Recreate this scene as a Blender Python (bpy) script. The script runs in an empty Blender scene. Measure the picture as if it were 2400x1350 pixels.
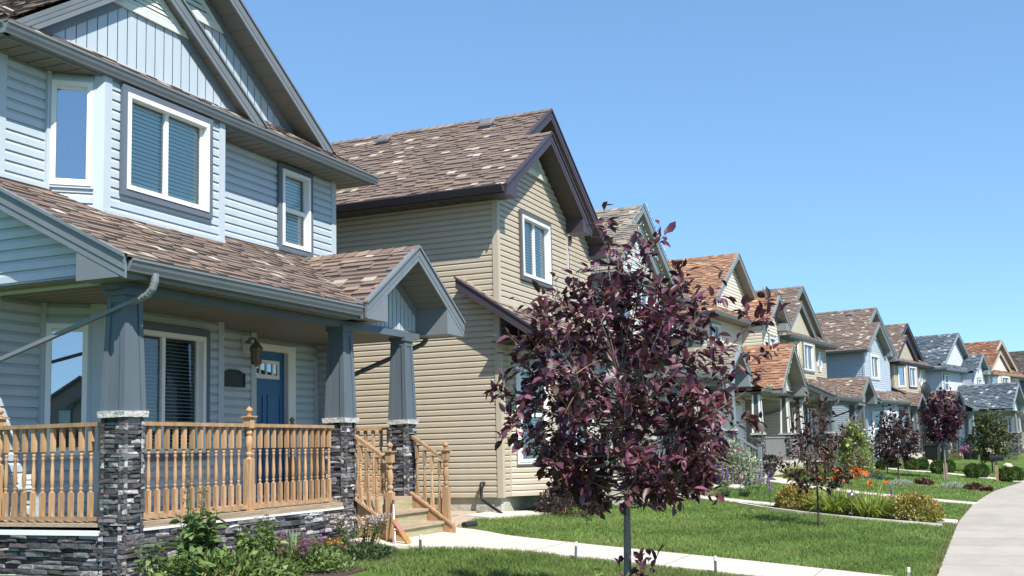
import bpy, math, random
import numpy as np
from mathutils import Vector, Matrix

rnd = random.Random(7)
rng = np.random.default_rng(7)
SC = bpy.context.scene
COL = SC.collection
R = math.radians

# ------------------------------------------------------------------ camera
yaw, pitch, roll = R(23.45), R(6.13), R(-1.34)
fw = Vector((math.cos(yaw) * math.cos(pitch), math.sin(yaw) * math.cos(pitch), math.sin(pitch)))
r0 = Vector((math.sin(yaw), -math.cos(yaw), 0))
u0 = r0.cross(fw)
rt = math.cos(roll) * r0 + math.sin(roll) * u0
up = -math.sin(roll) * r0 + math.cos(roll) * u0
cd = bpy.data.cameras.new('camera')
cam = bpy.data.objects.new('camera', cd)
COL.objects.link(cam)
mw = Matrix.Identity(4)
for i in range(3):
    mw[i][0], mw[i][1], mw[i][2] = rt[i], up[i], -fw[i]
mw[2][3] = 1.75
cam.matrix_world = mw
cd.sensor_width = 36
cd.lens = 2560 / 2400 * 36
cd.shift_y = 103 / 2400
cd.clip_start, cd.clip_end = 0.1, 4000
SC.camera = cam

# ------------------------------------------------------------------ light
SUN = Vector((-.325, -.456, .68)).normalized()
w = bpy.data.worlds.new('World')
SC.world = w
w.use_nodes = True
nt = w.node_tree
sky = nt.nodes.new('ShaderNodeTexSky')
sky.sky_type = 'NISHITA'
sky.sun_disc = False
sky.sun_elevation = R(50.5)
sky.sun_rotation = math.atan2(SUN.x, SUN.y)
sky.altitude = 2200
sky.air_density = 0.92
sky.dust_density = 0.0
sky.ozone_density = 3.0
bg = nt.nodes['Background']
bg.inputs[1].default_value = 0.15
gm = nt.nodes.new('ShaderNodeGamma')
gm.inputs[1].default_value = 0.60
nt.links.new(sky.outputs[0], gm.inputs[0])
tn = nt.nodes.new('ShaderNodeMix')
tn.data_type = 'RGBA'
tn.blend_type = 'MULTIPLY'
tn.inputs[0].default_value = 1
tn.inputs[7].default_value = (1.03, 1.475, 1.835, 1)
nt.links.new(gm.outputs[0], tn.inputs[6])
nt.links.new(tn.outputs[2], bg.inputs[0])
sl = bpy.data.lights.new('sun', 'SUN')
sl.energy = 4.95
sl.angle = R(0.5)
sl.color = (1, .955, .88)
so = bpy.data.objects.new('sun', sl)
so.rotation_euler = (-SUN).to_track_quat('-Z', 'Y').to_euler()
so.location = (0, -10, 20)
COL.objects.link(so)
SC.view_settings.view_transform = 'Standard'
SC.view_settings.look = 'None'
SC.view_settings.exposure = 0.58
SC.view_settings.gamma = 1
try:
    SC.cycles.max_bounces = 6
    SC.cycles.transparent_max_bounces = 16
except Exception:
    pass


# ------------------------------------------------------------------ materials
def mat(name, col=(.5, .5, .5), rough=.6, spec=.3, attr=False, nscale=0, namt=.2, bump=0, bscale=30,
        stretch=(1, 1, 1), metal=0, trans=0, emit=0, n2=0, n2amt=.1):
    m = bpy.data.materials.new(name)
    m.use_nodes = True
    t = m.node_tree
    b = t.nodes['Principled BSDF']
    b.inputs['Roughness'].default_value = rough
    b.inputs['Specular IOR Level'].default_value = spec
    b.inputs['Metallic'].default_value = metal
    src = None
    if attr:
        a = t.nodes.new('ShaderNodeAttribute')
        a.attribute_name = 'Col'
        src = a.outputs['Color']
    else:
        c = t.nodes.new('ShaderNodeRGB')
        c.outputs[0].default_value = (*col, 1)
        src = c.outputs[0]
    tc = mp = None
    if nscale or bump or n2:
        tc = t.nodes.new('ShaderNodeTexCoord')
        mp = t.nodes.new('ShaderNodeMapping')
        mp.inputs['Scale'].default_value = stretch
        t.links.new(tc.outputs['Object'], mp.inputs[0])
    for sc_, am in ((nscale, namt), (n2, n2amt)):
        if not sc_:
            continue
        n = t.nodes.new('ShaderNodeTexNoise')
        n.inputs['Scale'].default_value = sc_
        n.inputs['Detail'].default_value = 5
        n.inputs['Roughness'].default_value = .6
        t.links.new(mp.outputs[0], n.inputs['Vector'])
        mr = t.nodes.new('ShaderNodeMapRange')
        mr.inputs[1].default_value, mr.inputs[2].default_value = .25, .75
        mr.inputs[3].default_value, mr.inputs[4].default_value = 1 - am, 1 + am
        t.links.new(n.outputs[0], mr.inputs[0])
        mx = t.nodes.new('ShaderNodeMix')
        mx.data_type = 'RGBA'
        mx.blend_type = 'MULTIPLY'
        mx.inputs[0].default_value = 1
        t.links.new(src, mx.inputs[6])
        t.links.new(mr.outputs[0], mx.inputs[7])
        src = mx.outputs[2]
    t.links.new(src, b.inputs['Base Color'])
    if bump:
        n = t.nodes.new('ShaderNodeTexNoise')
        n.inputs['Scale'].default_value = bscale
        n.inputs['Detail'].default_value = 4
        t.links.new(mp.outputs[0], n.inputs['Vector'])
        bp = t.nodes.new('ShaderNodeBump')
        bp.inputs['Strength'].default_value = bump
        bp.inputs['Distance'].default_value = .02
        t.links.new(n.outputs[0], bp.inputs['Height'])
        t.links.new(bp.outputs[0], b.inputs['Normal'])
    if trans:
        out = t.nodes['Material Output']
        tr = t.nodes.new('ShaderNodeBsdfTranslucent')
        t.links.new(src, tr.inputs[0])
        ms = t.nodes.new('ShaderNodeMixShader')
        ms.inputs[0].default_value = trans
        t.links.new(b.outputs[0], ms.inputs[1])
        t.links.new(tr.outputs[0], ms.inputs[2])
        t.links.new(ms.outputs[0], out.inputs[0])
    return m


def glass_mat(name, tint=(.86, .97, .98), refl=.06):
    m = bpy.data.materials.new(name)
    m.use_nodes = True
    t = m.node_tree
    t.nodes.remove(t.nodes['Principled BSDF'])
    out = t.nodes['Material Output']
    g = t.nodes.new('ShaderNodeBsdfGlossy')
    g.inputs['Roughness'].default_value = .01
    g.inputs['Color'].default_value = (.95, .97, 1, 1)
    tr = t.nodes.new('ShaderNodeBsdfTransparent')
    tr.inputs[0].default_value = (*tint, 1)
    fr = t.nodes.new('ShaderNodeFresnel')
    fr.inputs[0].default_value = 1.5
    mr = t.nodes.new('ShaderNodeMapRange')
    mr.inputs[3].default_value, mr.inputs[4].default_value = refl, 1
    t.links.new(fr.outputs[0], mr.inputs[0])
    ms = t.nodes.new('ShaderNodeMixShader')
    t.links.new(mr.outputs[0], ms.inputs[0])
    t.links.new(tr.outputs[0], ms.inputs[1])
    t.links.new(g.outputs[0], ms.inputs[2])
    t.links.new(ms.outputs[0], out.inputs[0])
    return m


M = {}
M['attr'] = mat('mixed_colours', attr=True, rough=.7, spec=.2, nscale=60, namt=.12)
M['shingle'] = mat('asphalt_shingle', attr=True, rough=.95, spec=.1, nscale=90, namt=.28, n2=1.3, n2amt=.12)
M['stone'] = mat('ledge_stone', attr=True, rough=.8, spec=.25, nscale=26, namt=.38, bump=.5, bscale=60)
M['capstone'] = mat('cap_stone', (.50, .48, .45), rough=.85, nscale=22, namt=.25, bump=.9, bscale=35)
M['wood'] = mat('cedar_wood', (.415, .26, .145), rough=.7, spec=.15, nscale=9, namt=.32, stretch=(6, 6, .5), n2=2.0, n2amt=.22)
def piece_variation(m, amt=.22):
    t = m.node_tree
    b_ = t.nodes['Principled BSDF']
    src_ = b_.inputs['Base Color'].links[0].from_socket
    oi = t.nodes.new('ShaderNodeObjectInfo')
    mr = t.nodes.new('ShaderNodeMapRange')
    mr.inputs[3].default_value, mr.inputs[4].default_value = 1 - amt, 1 + amt
    t.links.new(oi.outputs['Random'], mr.inputs[0])
    mx = t.nodes.new('ShaderNodeMix')
    mx.data_type = 'RGBA'
    mx.blend_type = 'MULTIPLY'
    mx.inputs[0].default_value = 1
    t.links.new(src_, mx.inputs[6])
    t.links.new(mr.outputs[0], mx.inputs[7])
    t.links.new(mx.outputs[2], b_.inputs['Base Color'])


piece_variation(M['wood'], .24)
M['woodl'] = mat('weathered_deck_wood', (.38, .29, .20), rough=.7, nscale=6, namt=.25, stretch=(.6, 4, 8), n2=3, n2amt=.15)
M['woodg'] = mat('green_treated_wood', (.36, .32, .19), rough=.75, nscale=5, namt=.3, stretch=(.7, 5, 9), n2=2, n2amt=.2)
M['white'] = mat('white_vinyl', (.80, .80, .78), rough=.4)
M['glass'] = glass_mat('window_glass')
M['glassb'] = glass_mat('window_glass_mirror', (.55, .65, .8), .42)
M['blind'] = mat('blind_slats', (.82, .84, .80), rough=.6)
M['curtain'] = mat('sheer_curtain', (.45, .50, .58), rough=.9, nscale=14, namt=.18, stretch=(5, 5, .2))
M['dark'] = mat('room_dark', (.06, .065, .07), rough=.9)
M['concrete'] = mat('concrete', (.55, .50, .425), rough=.88, nscale=1.8, namt=.10, n2=32, n2amt=.10, bump=.12, bscale=120)
M['walk'] = mat('sidewalk_concrete', attr=True, rough=.88, nscale=1.6, namt=.13, n2=38, n2amt=.12, bump=.2, bscale=140, stretch=(.5, 1, 1))
M['stucco'] = mat('parged_stucco', (.44, .415, .345), rough=.9, nscale=2.4, namt=.22, bump=1.0, bscale=14, n2=30, n2amt=.08)
M['ground'] = mat('lawn_soil', (.095, .145, .038), rough=.95, spec=.05, nscale=.6, namt=.3, n2=14, n2amt=.35)
M['bed'] = mat('bed_mulch', (.075, .055, .04), rough=.95, nscale=14, namt=.45, bump=.9, bscale=30)
M['gravel'] = mat('pea_gravel', (.48, .38, .29), rough=.9, nscale=45, namt=.5, bump=1, bscale=60)
M['asphalt'] = mat('asphalt', (.055, .055, .057), rough=.9, nscale=30, namt=.25)
M['grass'] = mat('grass_blade', attr=True, rough=.55, spec=.25, trans=.35)
M['leaf'] = mat('leaf', attr=True, rough=.5, spec=.35, trans=.25)
M['pleaf'] = mat('purple_leaf', attr=True, rough=.42, spec=.42, trans=.16, nscale=40, namt=.15)
M['petal'] = mat('petal', attr=True, rough=.6, spec=.2, trans=.3)
M['bark'] = mat('grey_bark', (.20, .18, .16), rough=.85, nscale=14, namt=.3, stretch=(3, 3, .6), bump=.5, bscale=30)
M['barkd'] = mat('dark_bark', (.085, .06, .052), rough=.85, nscale=14, namt=.3, stretch=(3, 3, .6))
M['twig'] = mat('brown_twig', (.26, .15, .085), rough=.7)
M['berry'] = mat('black_berry', (.010, .007, .014), rough=.22, spec=.6)
M['steel'] = mat('brushed_steel', (.45, .45, .46), rough=.28, metal=1)
M['lampw'] = mat('frosted_cap', (.85, .85, .83), rough=.5)
M['black'] = mat('black_plastic', (.018, .018, .02), rough=.45, spec=.4, nscale=5, namt=.2)
M['pewter'] = mat('pewter_metal', (.17, .15, .12), rough=.45, spec=.5)
M['bluedoor'] = mat('blue_door_paint', (.018, .12, .28), rough=.4, spec=.4)
M['vent'] = mat('roof_vent_metal', (.17, .155, .165), rough=.5)


def colmat(name, c, rough=.5, spec=.3, n=.05):
    return mat(name, c, rough=rough, spec=spec, nscale=2.2, namt=n * 1.3, n2=9, n2amt=n * .7, stretch=(1, 1, .22))


# ------------------------------------------------------------------ mesh helpers
def obj(name, me, parent=None):
    o = bpy.data.objects.new(name, me)
    COL.objects.link(o)
    if parent is not None:
        o.parent = parent
    return o


def tag(o, label=None, cat=None, group=None, kind=None):
    for k, v in (('label', label), ('category', cat), ('group', group), ('kind', kind)):
        if v:
            o[k] = v
    return o


def empty(name, loc, rz=0, label=None, cat=None, group=None):
    o = bpy.data.objects.new(name, None)
    COL.objects.link(o)
    o.empty_display_size = .2
    o.location = loc
    o.rotation_euler = (0, 0, rz)
    return tag(o, label, cat, group)


V3 = lambda *a: np.array(a, float)


class MB:
    def __init__(s, off=(0, 0, 0)):
        s.v, s.f, s.c, s.m = [], [], [], []
        s.off = np.array(off, float)

    def face(s, pts, col=(1, 1, 1), mi=0):
        i = len(s.v)
        for p in pts:
            s.v.append((p[0] - s.off[0], p[1] - s.off[1], p[2] - s.off[2]))
        s.f.append(tuple(range(i, i + len(pts))))
        s.c.append(col)
        s.m.append(mi)

    def hexa(s, b, t, col=(1, 1, 1), mi=0):
        # b: 4 bottom corners, t: 4 top corners (same order)
        i = len(s.v)
        for p in list(b) + list(t):
            s.v.append((p[0] - s.off[0], p[1] - s.off[1], p[2] - s.off[2]))
        for q in ((3, 2, 1, 0), (4, 5, 6, 7), (0, 1, 5, 4), (1, 2, 6, 5), (2, 3, 7, 6), (3, 0, 4, 7)):
            s.f.append(tuple(i + k for k in q))
            s.c.append(col)
            s.m.append(mi)

    def box(s, x0, x1, y0, y1, z0, z1, col=(1, 1, 1), mi=0):
        s.hexa([(x0, y0, z0), (x1, y0, z0), (x1, y1, z0), (x0, y1, z0)],
               [(x0, y0, z1), (x1, y0, z1), (x1, y1, z1), (x0, y1, z1)], col, mi)

    def obox(s, P, U, V, W, col=(1, 1, 1), mi=0):
        P, U, V, W = (np.array(a, float) for a in (P, U, V, W))
        s.hexa([P, P + U, P + U + V, P + V], [P + W, P + U + W, P + U + V + W, P + V + W], col, mi)

    def tube(s, pts, rad, n=6, col=(1, 1, 1), mi=0, cap=True, sx=1.0):
        pts = [np.array(p, float) for p in pts]
        if not hasattr(rad, '__len__'):
            rad = [rad] * len(pts)
        i0 = len(s.v)
        ref = None
        for k, p in enumerate(pts):
            a = pts[max(k - 1, 0)]
            b = pts[min(k + 1, len(pts) - 1)]
            d = b - a
            d = d / (np.linalg.norm(d) + 1e-9)
            if ref is None:
                ref = V3(1, 0, 0) if abs(d[0]) < .8 else V3(0, 1, 0)
            e = np.cross(d, ref)
            e /= np.linalg.norm(e) + 1e-9
            g = np.cross(e, d)
            ref = g
            for j in range(n):
                an = 2 * math.pi * (j + .5) / n
                q = p + rad[k] * (math.cos(an) * e * sx + math.sin(an) * g) - s.off
                s.v.append(tuple(q))
        for k in range(len(pts) - 1):
            for j in range(n):
                a = i0 + k * n + j
                b = i0 + k * n + (j + 1) % n
                s.f.append((a, b, b + n, a + n))
                s.c.append(col)
                s.m.append(mi)
        if cap:
            s.f.append(tuple(i0 + j for j in range(n))[::-1])
            s.f.append(tuple(i0 + (len(pts) - 1) * n + j for j in range(n)))
            s.c += [col, col]
            s.m += [mi, mi]

    def lathe(s, prof, org=(0, 0, 0), n=10, col=(1, 1, 1), mi=0):
        # prof: list of (r, z)
        i0 = len(s.v)
        for r_, z in prof:
            for j in range(n):
                a = 2 * math.pi * j / n
                s.v.append((org[0] + r_ * math.cos(a) - s.off[0], org[1] + r_ * math.sin(a) - s.off[1], org[2] + z - s.off[2]))
        for k in range(len(prof) - 1):
            for j in range(n):
                a = i0 + k * n + j
                b = i0 + k * n + (j + 1) % n
                s.f.append((a, b, b + n, a + n))
                s.c.append(col)
                s.m.append(mi)
        s.f.append(tuple(i0 + j for j in range(n))[::-1])
        s.f.append(tuple(i0 + (len(prof) - 1) * n + j for j in range(n)))
        s.c += [col, col]
        s.m += [mi, mi]

    def mesh(s, name, mats, smooth=False):
        me = bpy.data.meshes.new(name)
        me.from_pydata(s.v, [], s.f)
        if not isinstance(mats, (list, tuple)):
            mats = [mats]
        for m in mats:
            me.materials.append(m)
        if len(mats) > 1:
            me.polygons.foreach_set('material_index', s.m)
        at = me.color_attributes.new('Col', 'FLOAT_COLOR', 'CORNER')
        ln = np.array([len(f) for f in s.f])
        c = np.ones((len(s.f), 4), np.float32)
        if s.c:
            c[:, :3] = np.array(s.c, np.float32)
        at.data.foreach_set('color', np.repeat(c, ln, axis=0).ravel())
        if smooth:
            me.polygons.foreach_set('use_smooth', [True] * len(s.f))
            try:
                me.set_sharp_from_angle(angle=R(40))
            except Exception:
                pass
        me.update()
        return me

    def build(s, name, mats, parent=None, smooth=False):
        return obj(name, s.mesh(name, mats, smooth), parent)


def quick_mesh(name, verts, faces_idx, sizes, cols, m, smooth=False):
    """verts (N,3); faces_idx flat loop indices; sizes per face; cols per face (F,3)"""
    me = bpy.data.meshes.new(name)
    nv, nl, nf = len(verts), len(faces_idx), len(sizes)
    me.vertices.add(nv)
    me.vertices.foreach_set('co', np.ascontiguousarray(verts, np.float32).ravel())
    me.loops.add(nl)
    me.loops.foreach_set('vertex_index', np.ascontiguousarray(faces_idx, np.int32))
    me.polygons.add(nf)
    st = np.concatenate([[0], np.cumsum(sizes)[:-1]]).astype(np.int32)
    me.polygons.foreach_set('loop_start', st)
    try:
        me.polygons.foreach_set('loop_total', np.ascontiguousarray(sizes, np.int32))
    except Exception:
        pass
    me.materials.append(m)
    at = me.color_attributes.new('Col', 'FLOAT_COLOR', 'CORNER')
    c = np.ones((nf, 4), np.float32)
    c[:, :3] = cols
    at.data.foreach_set('color', np.repeat(c, sizes, axis=0).ravel())
    if smooth:
        me.polygons.foreach_set('use_smooth', np.ones(nf, bool))
    me.update(calc_edges=True)
    me.validate()
    return me


def unit(a):
    return a / (np.linalg.norm(a, axis=-1, keepdims=True) + 1e-9)


def leaves_mesh(name, P, D, N, L, W, C, m, fold=.22, curl=.15, simple=False):
    P, D, N = (np.asarray(a, float) for a in (P, D, N))
    n = len(P)
    D = unit(D)
    S = unit(np.cross(D, N))
    N = np.cross(S, D)
    L = np.broadcast_to(np.asarray(L, float), (n,))[:, None]
    W = np.broadcast_to(np.asarray(W, float), (n,))[:, None]
    if simple:
        v = np.stack([P, P + D * L * .45 + S * W * .5, P + D * L - N * L * curl, P + D * L * .45 - S * W * .5], 1)
        idx = (np.arange(n)[:, None] * 4 + np.array([0, 1, 2, 3])).ravel()
        return quick_mesh(name, v.reshape(-1, 3), idx, np.full(n, 4), C, m)
    v = np.stack([P,
                  P + D * L * .30 + S * W * .42 + N * W * fold, P + D * L * .30, P + D * L * .30 - S * W * .42 + N * W * fold,
                  P + D * L * .66 + S * W * .42 + N * (W * fold - L * curl * .5), P + D * L * .66 - N * L * curl * .5,
                  P + D * L * .66 - S * W * .42 + N * (W * fold - L * curl * .5),
                  P + D * L - N * L * curl], 1)
    fs = [[0, 1, 2], [0, 2, 3], [1, 4, 5, 2], [2, 5, 6, 3], [4, 7, 5], [5, 7, 6]]
    flat = np.array(sum(fs, []))
    idx = (np.arange(n)[:, None] * 8 + flat).ravel()
    sizes = np.tile([3, 3, 4, 4, 3, 3], n)
    return quick_mesh(name, v.reshape(-1, 3), idx, sizes, np.repeat(np.asarray(C), 6, axis=0), m)


def ribbons_mesh(name, P, D, L, W, C, m, droop=.5, seg=4):
    """arching strap leaves: base P, initial dir D (unit-ish), droop pulls down"""
    P, D = np.asarray(P, float), unit(np.asarray(D, float))
    n = len(P)
    L = np.broadcast_to(np.asarray(L, float), (n,))
    W = np.broadcast_to(np.asarray(W, float), (n,))
    dr = np.broadcast_to(np.asarray(droop, float), (n,))
    S = unit(np.cross(D, np.array([0, 0, 1.]) + rng.normal(0, .2, (n, 3))))
    rows = []
    for k in range(seg + 1):
        t = k / seg
        c = P + D * (L * t)[:, None]
        c[:, 2] -= dr * L * t * t
        wd = (W * (1 - t ** 2.5) * .5 + .0008)[:, None]
        rows += [c + S * wd, c - S * wd]
    v = np.stack(rows, 1)
    nn = 2 * (seg + 1)
    flat = np.array([[2 * k, 2 * k + 1, 2 * k + 3, 2 * k + 2] for k in range(seg)]).ravel()
    idx = (np.arange(n)[:, None] * nn + flat).ravel()
    return quick_mesh(name, v.reshape(-1, 3), idx, np.full(n * seg, 4), np.repeat(np.asarray(C), seg, axis=0), m)


def pick(cols, n, jit=.15):
    cols = np.array(cols)
    c = cols[rng.integers(0, len(cols), n)]
    return np.clip(c * (1 + rng.normal(0, jit, (n, 1))), .002, 1)


# ------------------------------------------------------------------ terrain
XE = [-400, -50, 25, 31.4, 34.7, 39.6, 46.85, 55, 62, 70, 79, 88, 98, 112, 140, 400]
YE = [.76, .76, .74, .55, .37, .02, -.95, -2.2, -3.4, -5.2, -7.6, -10.6, -14.5, -21, -36, -180]


def ye(x):
    return np.interp(x, XE, YE)


def gz(x, y):
    d = y - ye(x)
    return np.interp(x, [7.4, 8.6], [.055, .09]) * np.clip(d, 0, 7.5) - .15 * np.clip(-(d + 1.75) / .05, 0, 1)


def structure(o):
    return tag(o, kind='structure')


xs = np.concatenate([[-400, -150, -60, -30], np.arange(-12, 60, .75), np.arange(60, 142, 1.5), [180, 260, 400]])
of = np.concatenate([[-900, -200, -40, -12, -1.82, -1.76, 0], np.arange(.5, 9.1, .5), [12, 20, 40, 100, 300, 1000]])
gx, go = np.meshgrid(xs, of, indexing='ij')
gy = go + ye(gx)
gv = np.stack([gx, gy, gz(gx, gy)], -1)
ni, nj = gx.shape
ii = np.arange(ni * nj).reshape(ni, nj)
q = np.stack([ii[:-1, :-1], ii[1:, :-1], ii[1:, 1:], ii[:-1, 1:]], -1).reshape(-1)
structure(obj('ground', quick_mesh('ground', gv.reshape(-1, 3), q, np.full(len(q) // 4, 4), np.ones((len(q) // 4, 3)), M['ground'])))


def slab(name, rows, m, h=.03, th=.12):
    """rows: list of (left xy, right xy); slab follows the ground"""
    mb = MB()
    L = [(a[0], a[1], gz(a[0], a[1]) + h) for a, b in rows]
    Rr = [(b[0], b[1], gz(b[0], b[1]) + h) for a, b in rows]
    for k in range(len(rows) - 1):
        mb.face([L[k], Rr[k], Rr[k + 1], L[k + 1]])
        for A, B in ((L[k], L[k + 1]), (Rr[k + 1], Rr[k])):
            mb.face([A, B, (B[0], B[1], B[2] - th), (A[0], A[1], A[2] - th)])
    for k in (0, -1):
        A, B = L[k], Rr[k]
        mb.face([A, B, (B[0], B[1], B[2] - th), (A[0], A[1], A[2] - th)])
    return mb.build(name, m)


def polyline(pts, step=.4):
    out = []
    for a, b in zip(pts, pts[1:]):
        n = max(1, int(math.dist(a, b) / step))
        out += [tuple(np.array(a) + (np.array(b) - np.array(a)) * k / n) for k in range(n)]
    return out + [tuple(pts[-1])]


def ribbon_rows(pts, wd):
    pts = polyline(pts)
    rows = []
    for k, p in enumerate(pts):
        a, b = np.array(pts[max(k - 1, 0)]), np.array(pts[min(k + 1, len(pts) - 1)])
        d = (b - a) / (np.linalg.norm(b - a) + 1e-9)
        nrm = np.array([-d[1], d[0]])
        rows.append((tuple(np.array(p) + nrm * wd / 2), tuple(np.array(p) - nrm * wd / 2)))
    return rows


# sidewalk in separate panels with joints
swx = np.arange(-12, 130, 1.5)
rows_all = []
mb = MB()
for xa in swx:
    x0, x1 = xa + .011, xa + 1.5 - .011
    pj = rnd.uniform(.93, 1.06)
    for (a, b) in ((x0, x1),):
        pa = [(a, ye(a) - 1.7, .022), (b, ye(b) - 1.7, .022), (b, ye(b), .022), (a, ye(a), .022)]
        mb.hexa([(p[0], p[1], -.1) for p in pa], pa, (.40 * pj, .357 * pj, .302 * pj))
structure(mb.build('sidewalk', M['walk']))
structure(slab('road', [((x, float(ye(x)) - 14), (x, float(ye(x)) - 2.3)) for x in np.arange(-12, 130, 3.)], M['asphalt'], h=.008, th=.02))

P1 = [(.78, 13.05, 14.52), (3.1, 13.12, 14.50), (5.1, 13.0, 14.36), (5.6, 12.97, 14.35), (6.1, 12.8, 14.35), (6.4, 12.5, 14.37), (6.7, 12.22, 14.52), (7.0, 12.1, 14.62), (7.6, 12.1, 14.62)]
p1y = np.concatenate([np.arange(.78, 5.6, .4), np.arange(5.6, 7.61, .1)])
p1rows = [((float(np.interp(y, [a[0] for a in P1], [a[1] for a in P1])), float(y)), (float(np.interp(y, [a[0] for a in P1], [a[2] for a in P1])), float(y))) for y in p1y]
structure(slab('front_path', p1rows, M['concrete'], h=.035))
mbj = MB()
for yy in (2.05, 3.75, 5.45):
    xl, xr = np.interp(yy, p1y, [r_[0][0] for r_ in p1rows]), np.interp(yy, p1y, [r_[1][0] for r_ in p1rows])
    zz = gz(13.5, yy) + .0365
    mbj.box(xl + .01, xr - .01, yy - .006, yy + .006, zz - .02, zz, (.2, .18, .16))
structure(mbj.build('path_joint', M['attr']))
PATH2 = [(24.95, .76), (24.95, 2.5), (25.1, 4.2), (25.35, 5.6), (25.6, 6.6), (24.9, 7.3), (22.6, 7.4)]
PATH3 = [(31.9, .5), (32.2, 2.2), (32.6, 3.6), (33.7, 4.9), (35.0, 6.1), (37.2, 7.0)]
PATH4 = [(47.6, -.9), (49.1, .75), (50.0, 1.9), (50.2, 3.3), (50.6, 4.6), (51.3, 5.9)]
structure(slab('neighbour_path', ribbon_rows(PATH2, 1.0), M['concrete'], h=.03))
structure(slab('garden_path', ribbon_rows(PATH3, 1.0), M['concrete'], h=.03))
structure(slab('gravel_path', ribbon_rows(PATH4, 1.1), M['concrete'], h=.03))
EDGE = [(23.5, 1.0), (23.35, 1.8), (23.3, 2.8), (23.5, 3.8), (23.9, 4.6), (24.4, 5.2)]
structure(slab('bed_edging', ribbon_rows(EDGE, .13), M['concrete'], h=.06))
structure(slab('flower_bed', [((6.6, 8.2), (6.5, 6.3)), ((8.0, 7.75), (7.9, 6.3)), ((10, 7.75), (9.9, 6.2)), ((11.2, 7.75), (11.1, 6.3)), ((11.9, 7.75), (11.7, 6.6)), ((12.45, 7.75), (12.15, 6.95))], M['bed'], h=.02, th=.05))
structure(slab('shrub_bed', [((23.42, 1.1), (24.4, .95)), ((23.35, 2.8), (24.5, 2.8)), ((23.6, 3.9), (24.6, 4.3)), ((24.2, 5.1), (24.8, 5.3))], M['bed'], h=.012, th=.05))
structure(slab('planting_strip', [((38.6, 3.2), (38.4, 2.5)), ((39.2, 2.0), (38.9, 1.4)), ((39.6, .7), (39.3, .2))], M['bed'], h=.02, th=.05))
structure(slab('gravel_strip', [((14.7, 9.0), (14.7, 7.3)), ((15.6, 9.0), (15.6, 7.5)), ((16.6, 9.0), (16.5, 7.9)), ((17.5, 9.0), (17.4, 8.3))], M['gravel'], h=.02, th=.05))
structure(slab('splash_pad', [((16.3, 8.0), (16.3, 7.55)), ((17.2, 7.95), (17.2, 7.4)), ((18.0, 7.6), (18.0, 7.15))], M['concrete'], h=.05))

# ------------------------------------------------------------------ house components
def siding(mb, org, u, n, zlo, zhi, iv, holes=(), c=.1167, out=.020, z0=None, wcol=(1, 1, 1)):
    org, u, n = np.array(org, float), np.array(u, float), np.array(n, float)
    z0 = zlo if z0 is None else z0
    P = lambda uu, z, o: (org[0] + u[0] * uu + n[0] * o, org[1] + u[1] * uu + n[1] * o, z)
    f = iv if callable(iv) else (lambda z: iv)
    k = int(math.floor((zlo - z0) / c))
    while z0 + k * c < zhi - 1e-6:
        zb = z0 + k * c
        k += 1

        def off(z):
            t = (z - zb) / c
            return out if t < .60 else out * (1 - 1.25 * (t - .60) / .40)
        cut = {max(zb, zlo), min(zb + c, zhi)}
        for z in [zb + .60 * c] + [h[2] for h in holes] + [h[3] for h in holes]:
            if max(zb, zlo) + 1e-4 < z < min(zb + c, zhi) - 1e-4:
                cut.add(z)
        cut = sorted(cut)
        for za, zc in zip(cut, cut[1:]):
            a = f(za + 1e-5)
            b = f(zc - 1e-5)
            segs = [(a[0], a[1], b[0], b[1])]
            for h in holes:
                if h[2] <= za + 1e-4 and h[3] >= zc - 1e-4:
                    ns = []
                    for (a0, a1, b0, b1) in segs:
                        ns.append((a0, min(a1, h[0]), b0, min(b1, h[0])))
                        ns.append((max(a0, h[1]), a1, max(b0, h[1]), b1))
                    segs = ns
            for (a0, a1, b0, b1) in segs:
                if a1 - a0 < 1e-3 and b1 - b0 < 1e-3:
                    continue
                a1, b1 = max(a1, a0), max(b1, b0)
                oa, oc = off(za + 1e-6), off(zc - 1e-6)
                mb.face([P(a0, za, oa), P(a1, za, oa), P(b1, zc, oc), P(b0, zc, oc)], wcol)
                if abs(za - zb) < 1e-5:
                    mb.face([P(a0, za, -.01), P(a1, za, -.01), P(a1, za, out), P(a0, za, out)], wcol)


def board_batten(mb, x0, x1, y, zbot, ztop, pitch=.165):
    """vertical boards on a wall facing -y; zbot/ztop callables of x"""
    n = max(1, int(round((x1 - x0) / pitch)))
    p = (x1 - x0) / n
    for k in range(n):
        a, b = x0 + k * p, x0 + (k + 1) * p
        g = .012
        pts = [a, b - g]
        za, zb_ = ztop(a), ztop(b - g)
        ba, bb = zbot(a), zbot(b - g)
        if za > ba + .005 or zb_ > bb + .005:
            mb.face([(a, y, ba), (b - g, y, bb), (b - g, y, max(zb_, bb)), (a, y, max(za, ba))])
            mb.face([(b - g, y, bb), (b - g, y + .014, bb), (b - g, y + .014, max(zb_, bb)), (b - g, y, max(zb_, bb))])
            mb.face([(b - g, y + .014, bb), (b, y + .014, bb), (b, y + .014, max(ztop(b), bb)), (b - g, y + .014, max(zb_, bb))])


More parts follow.
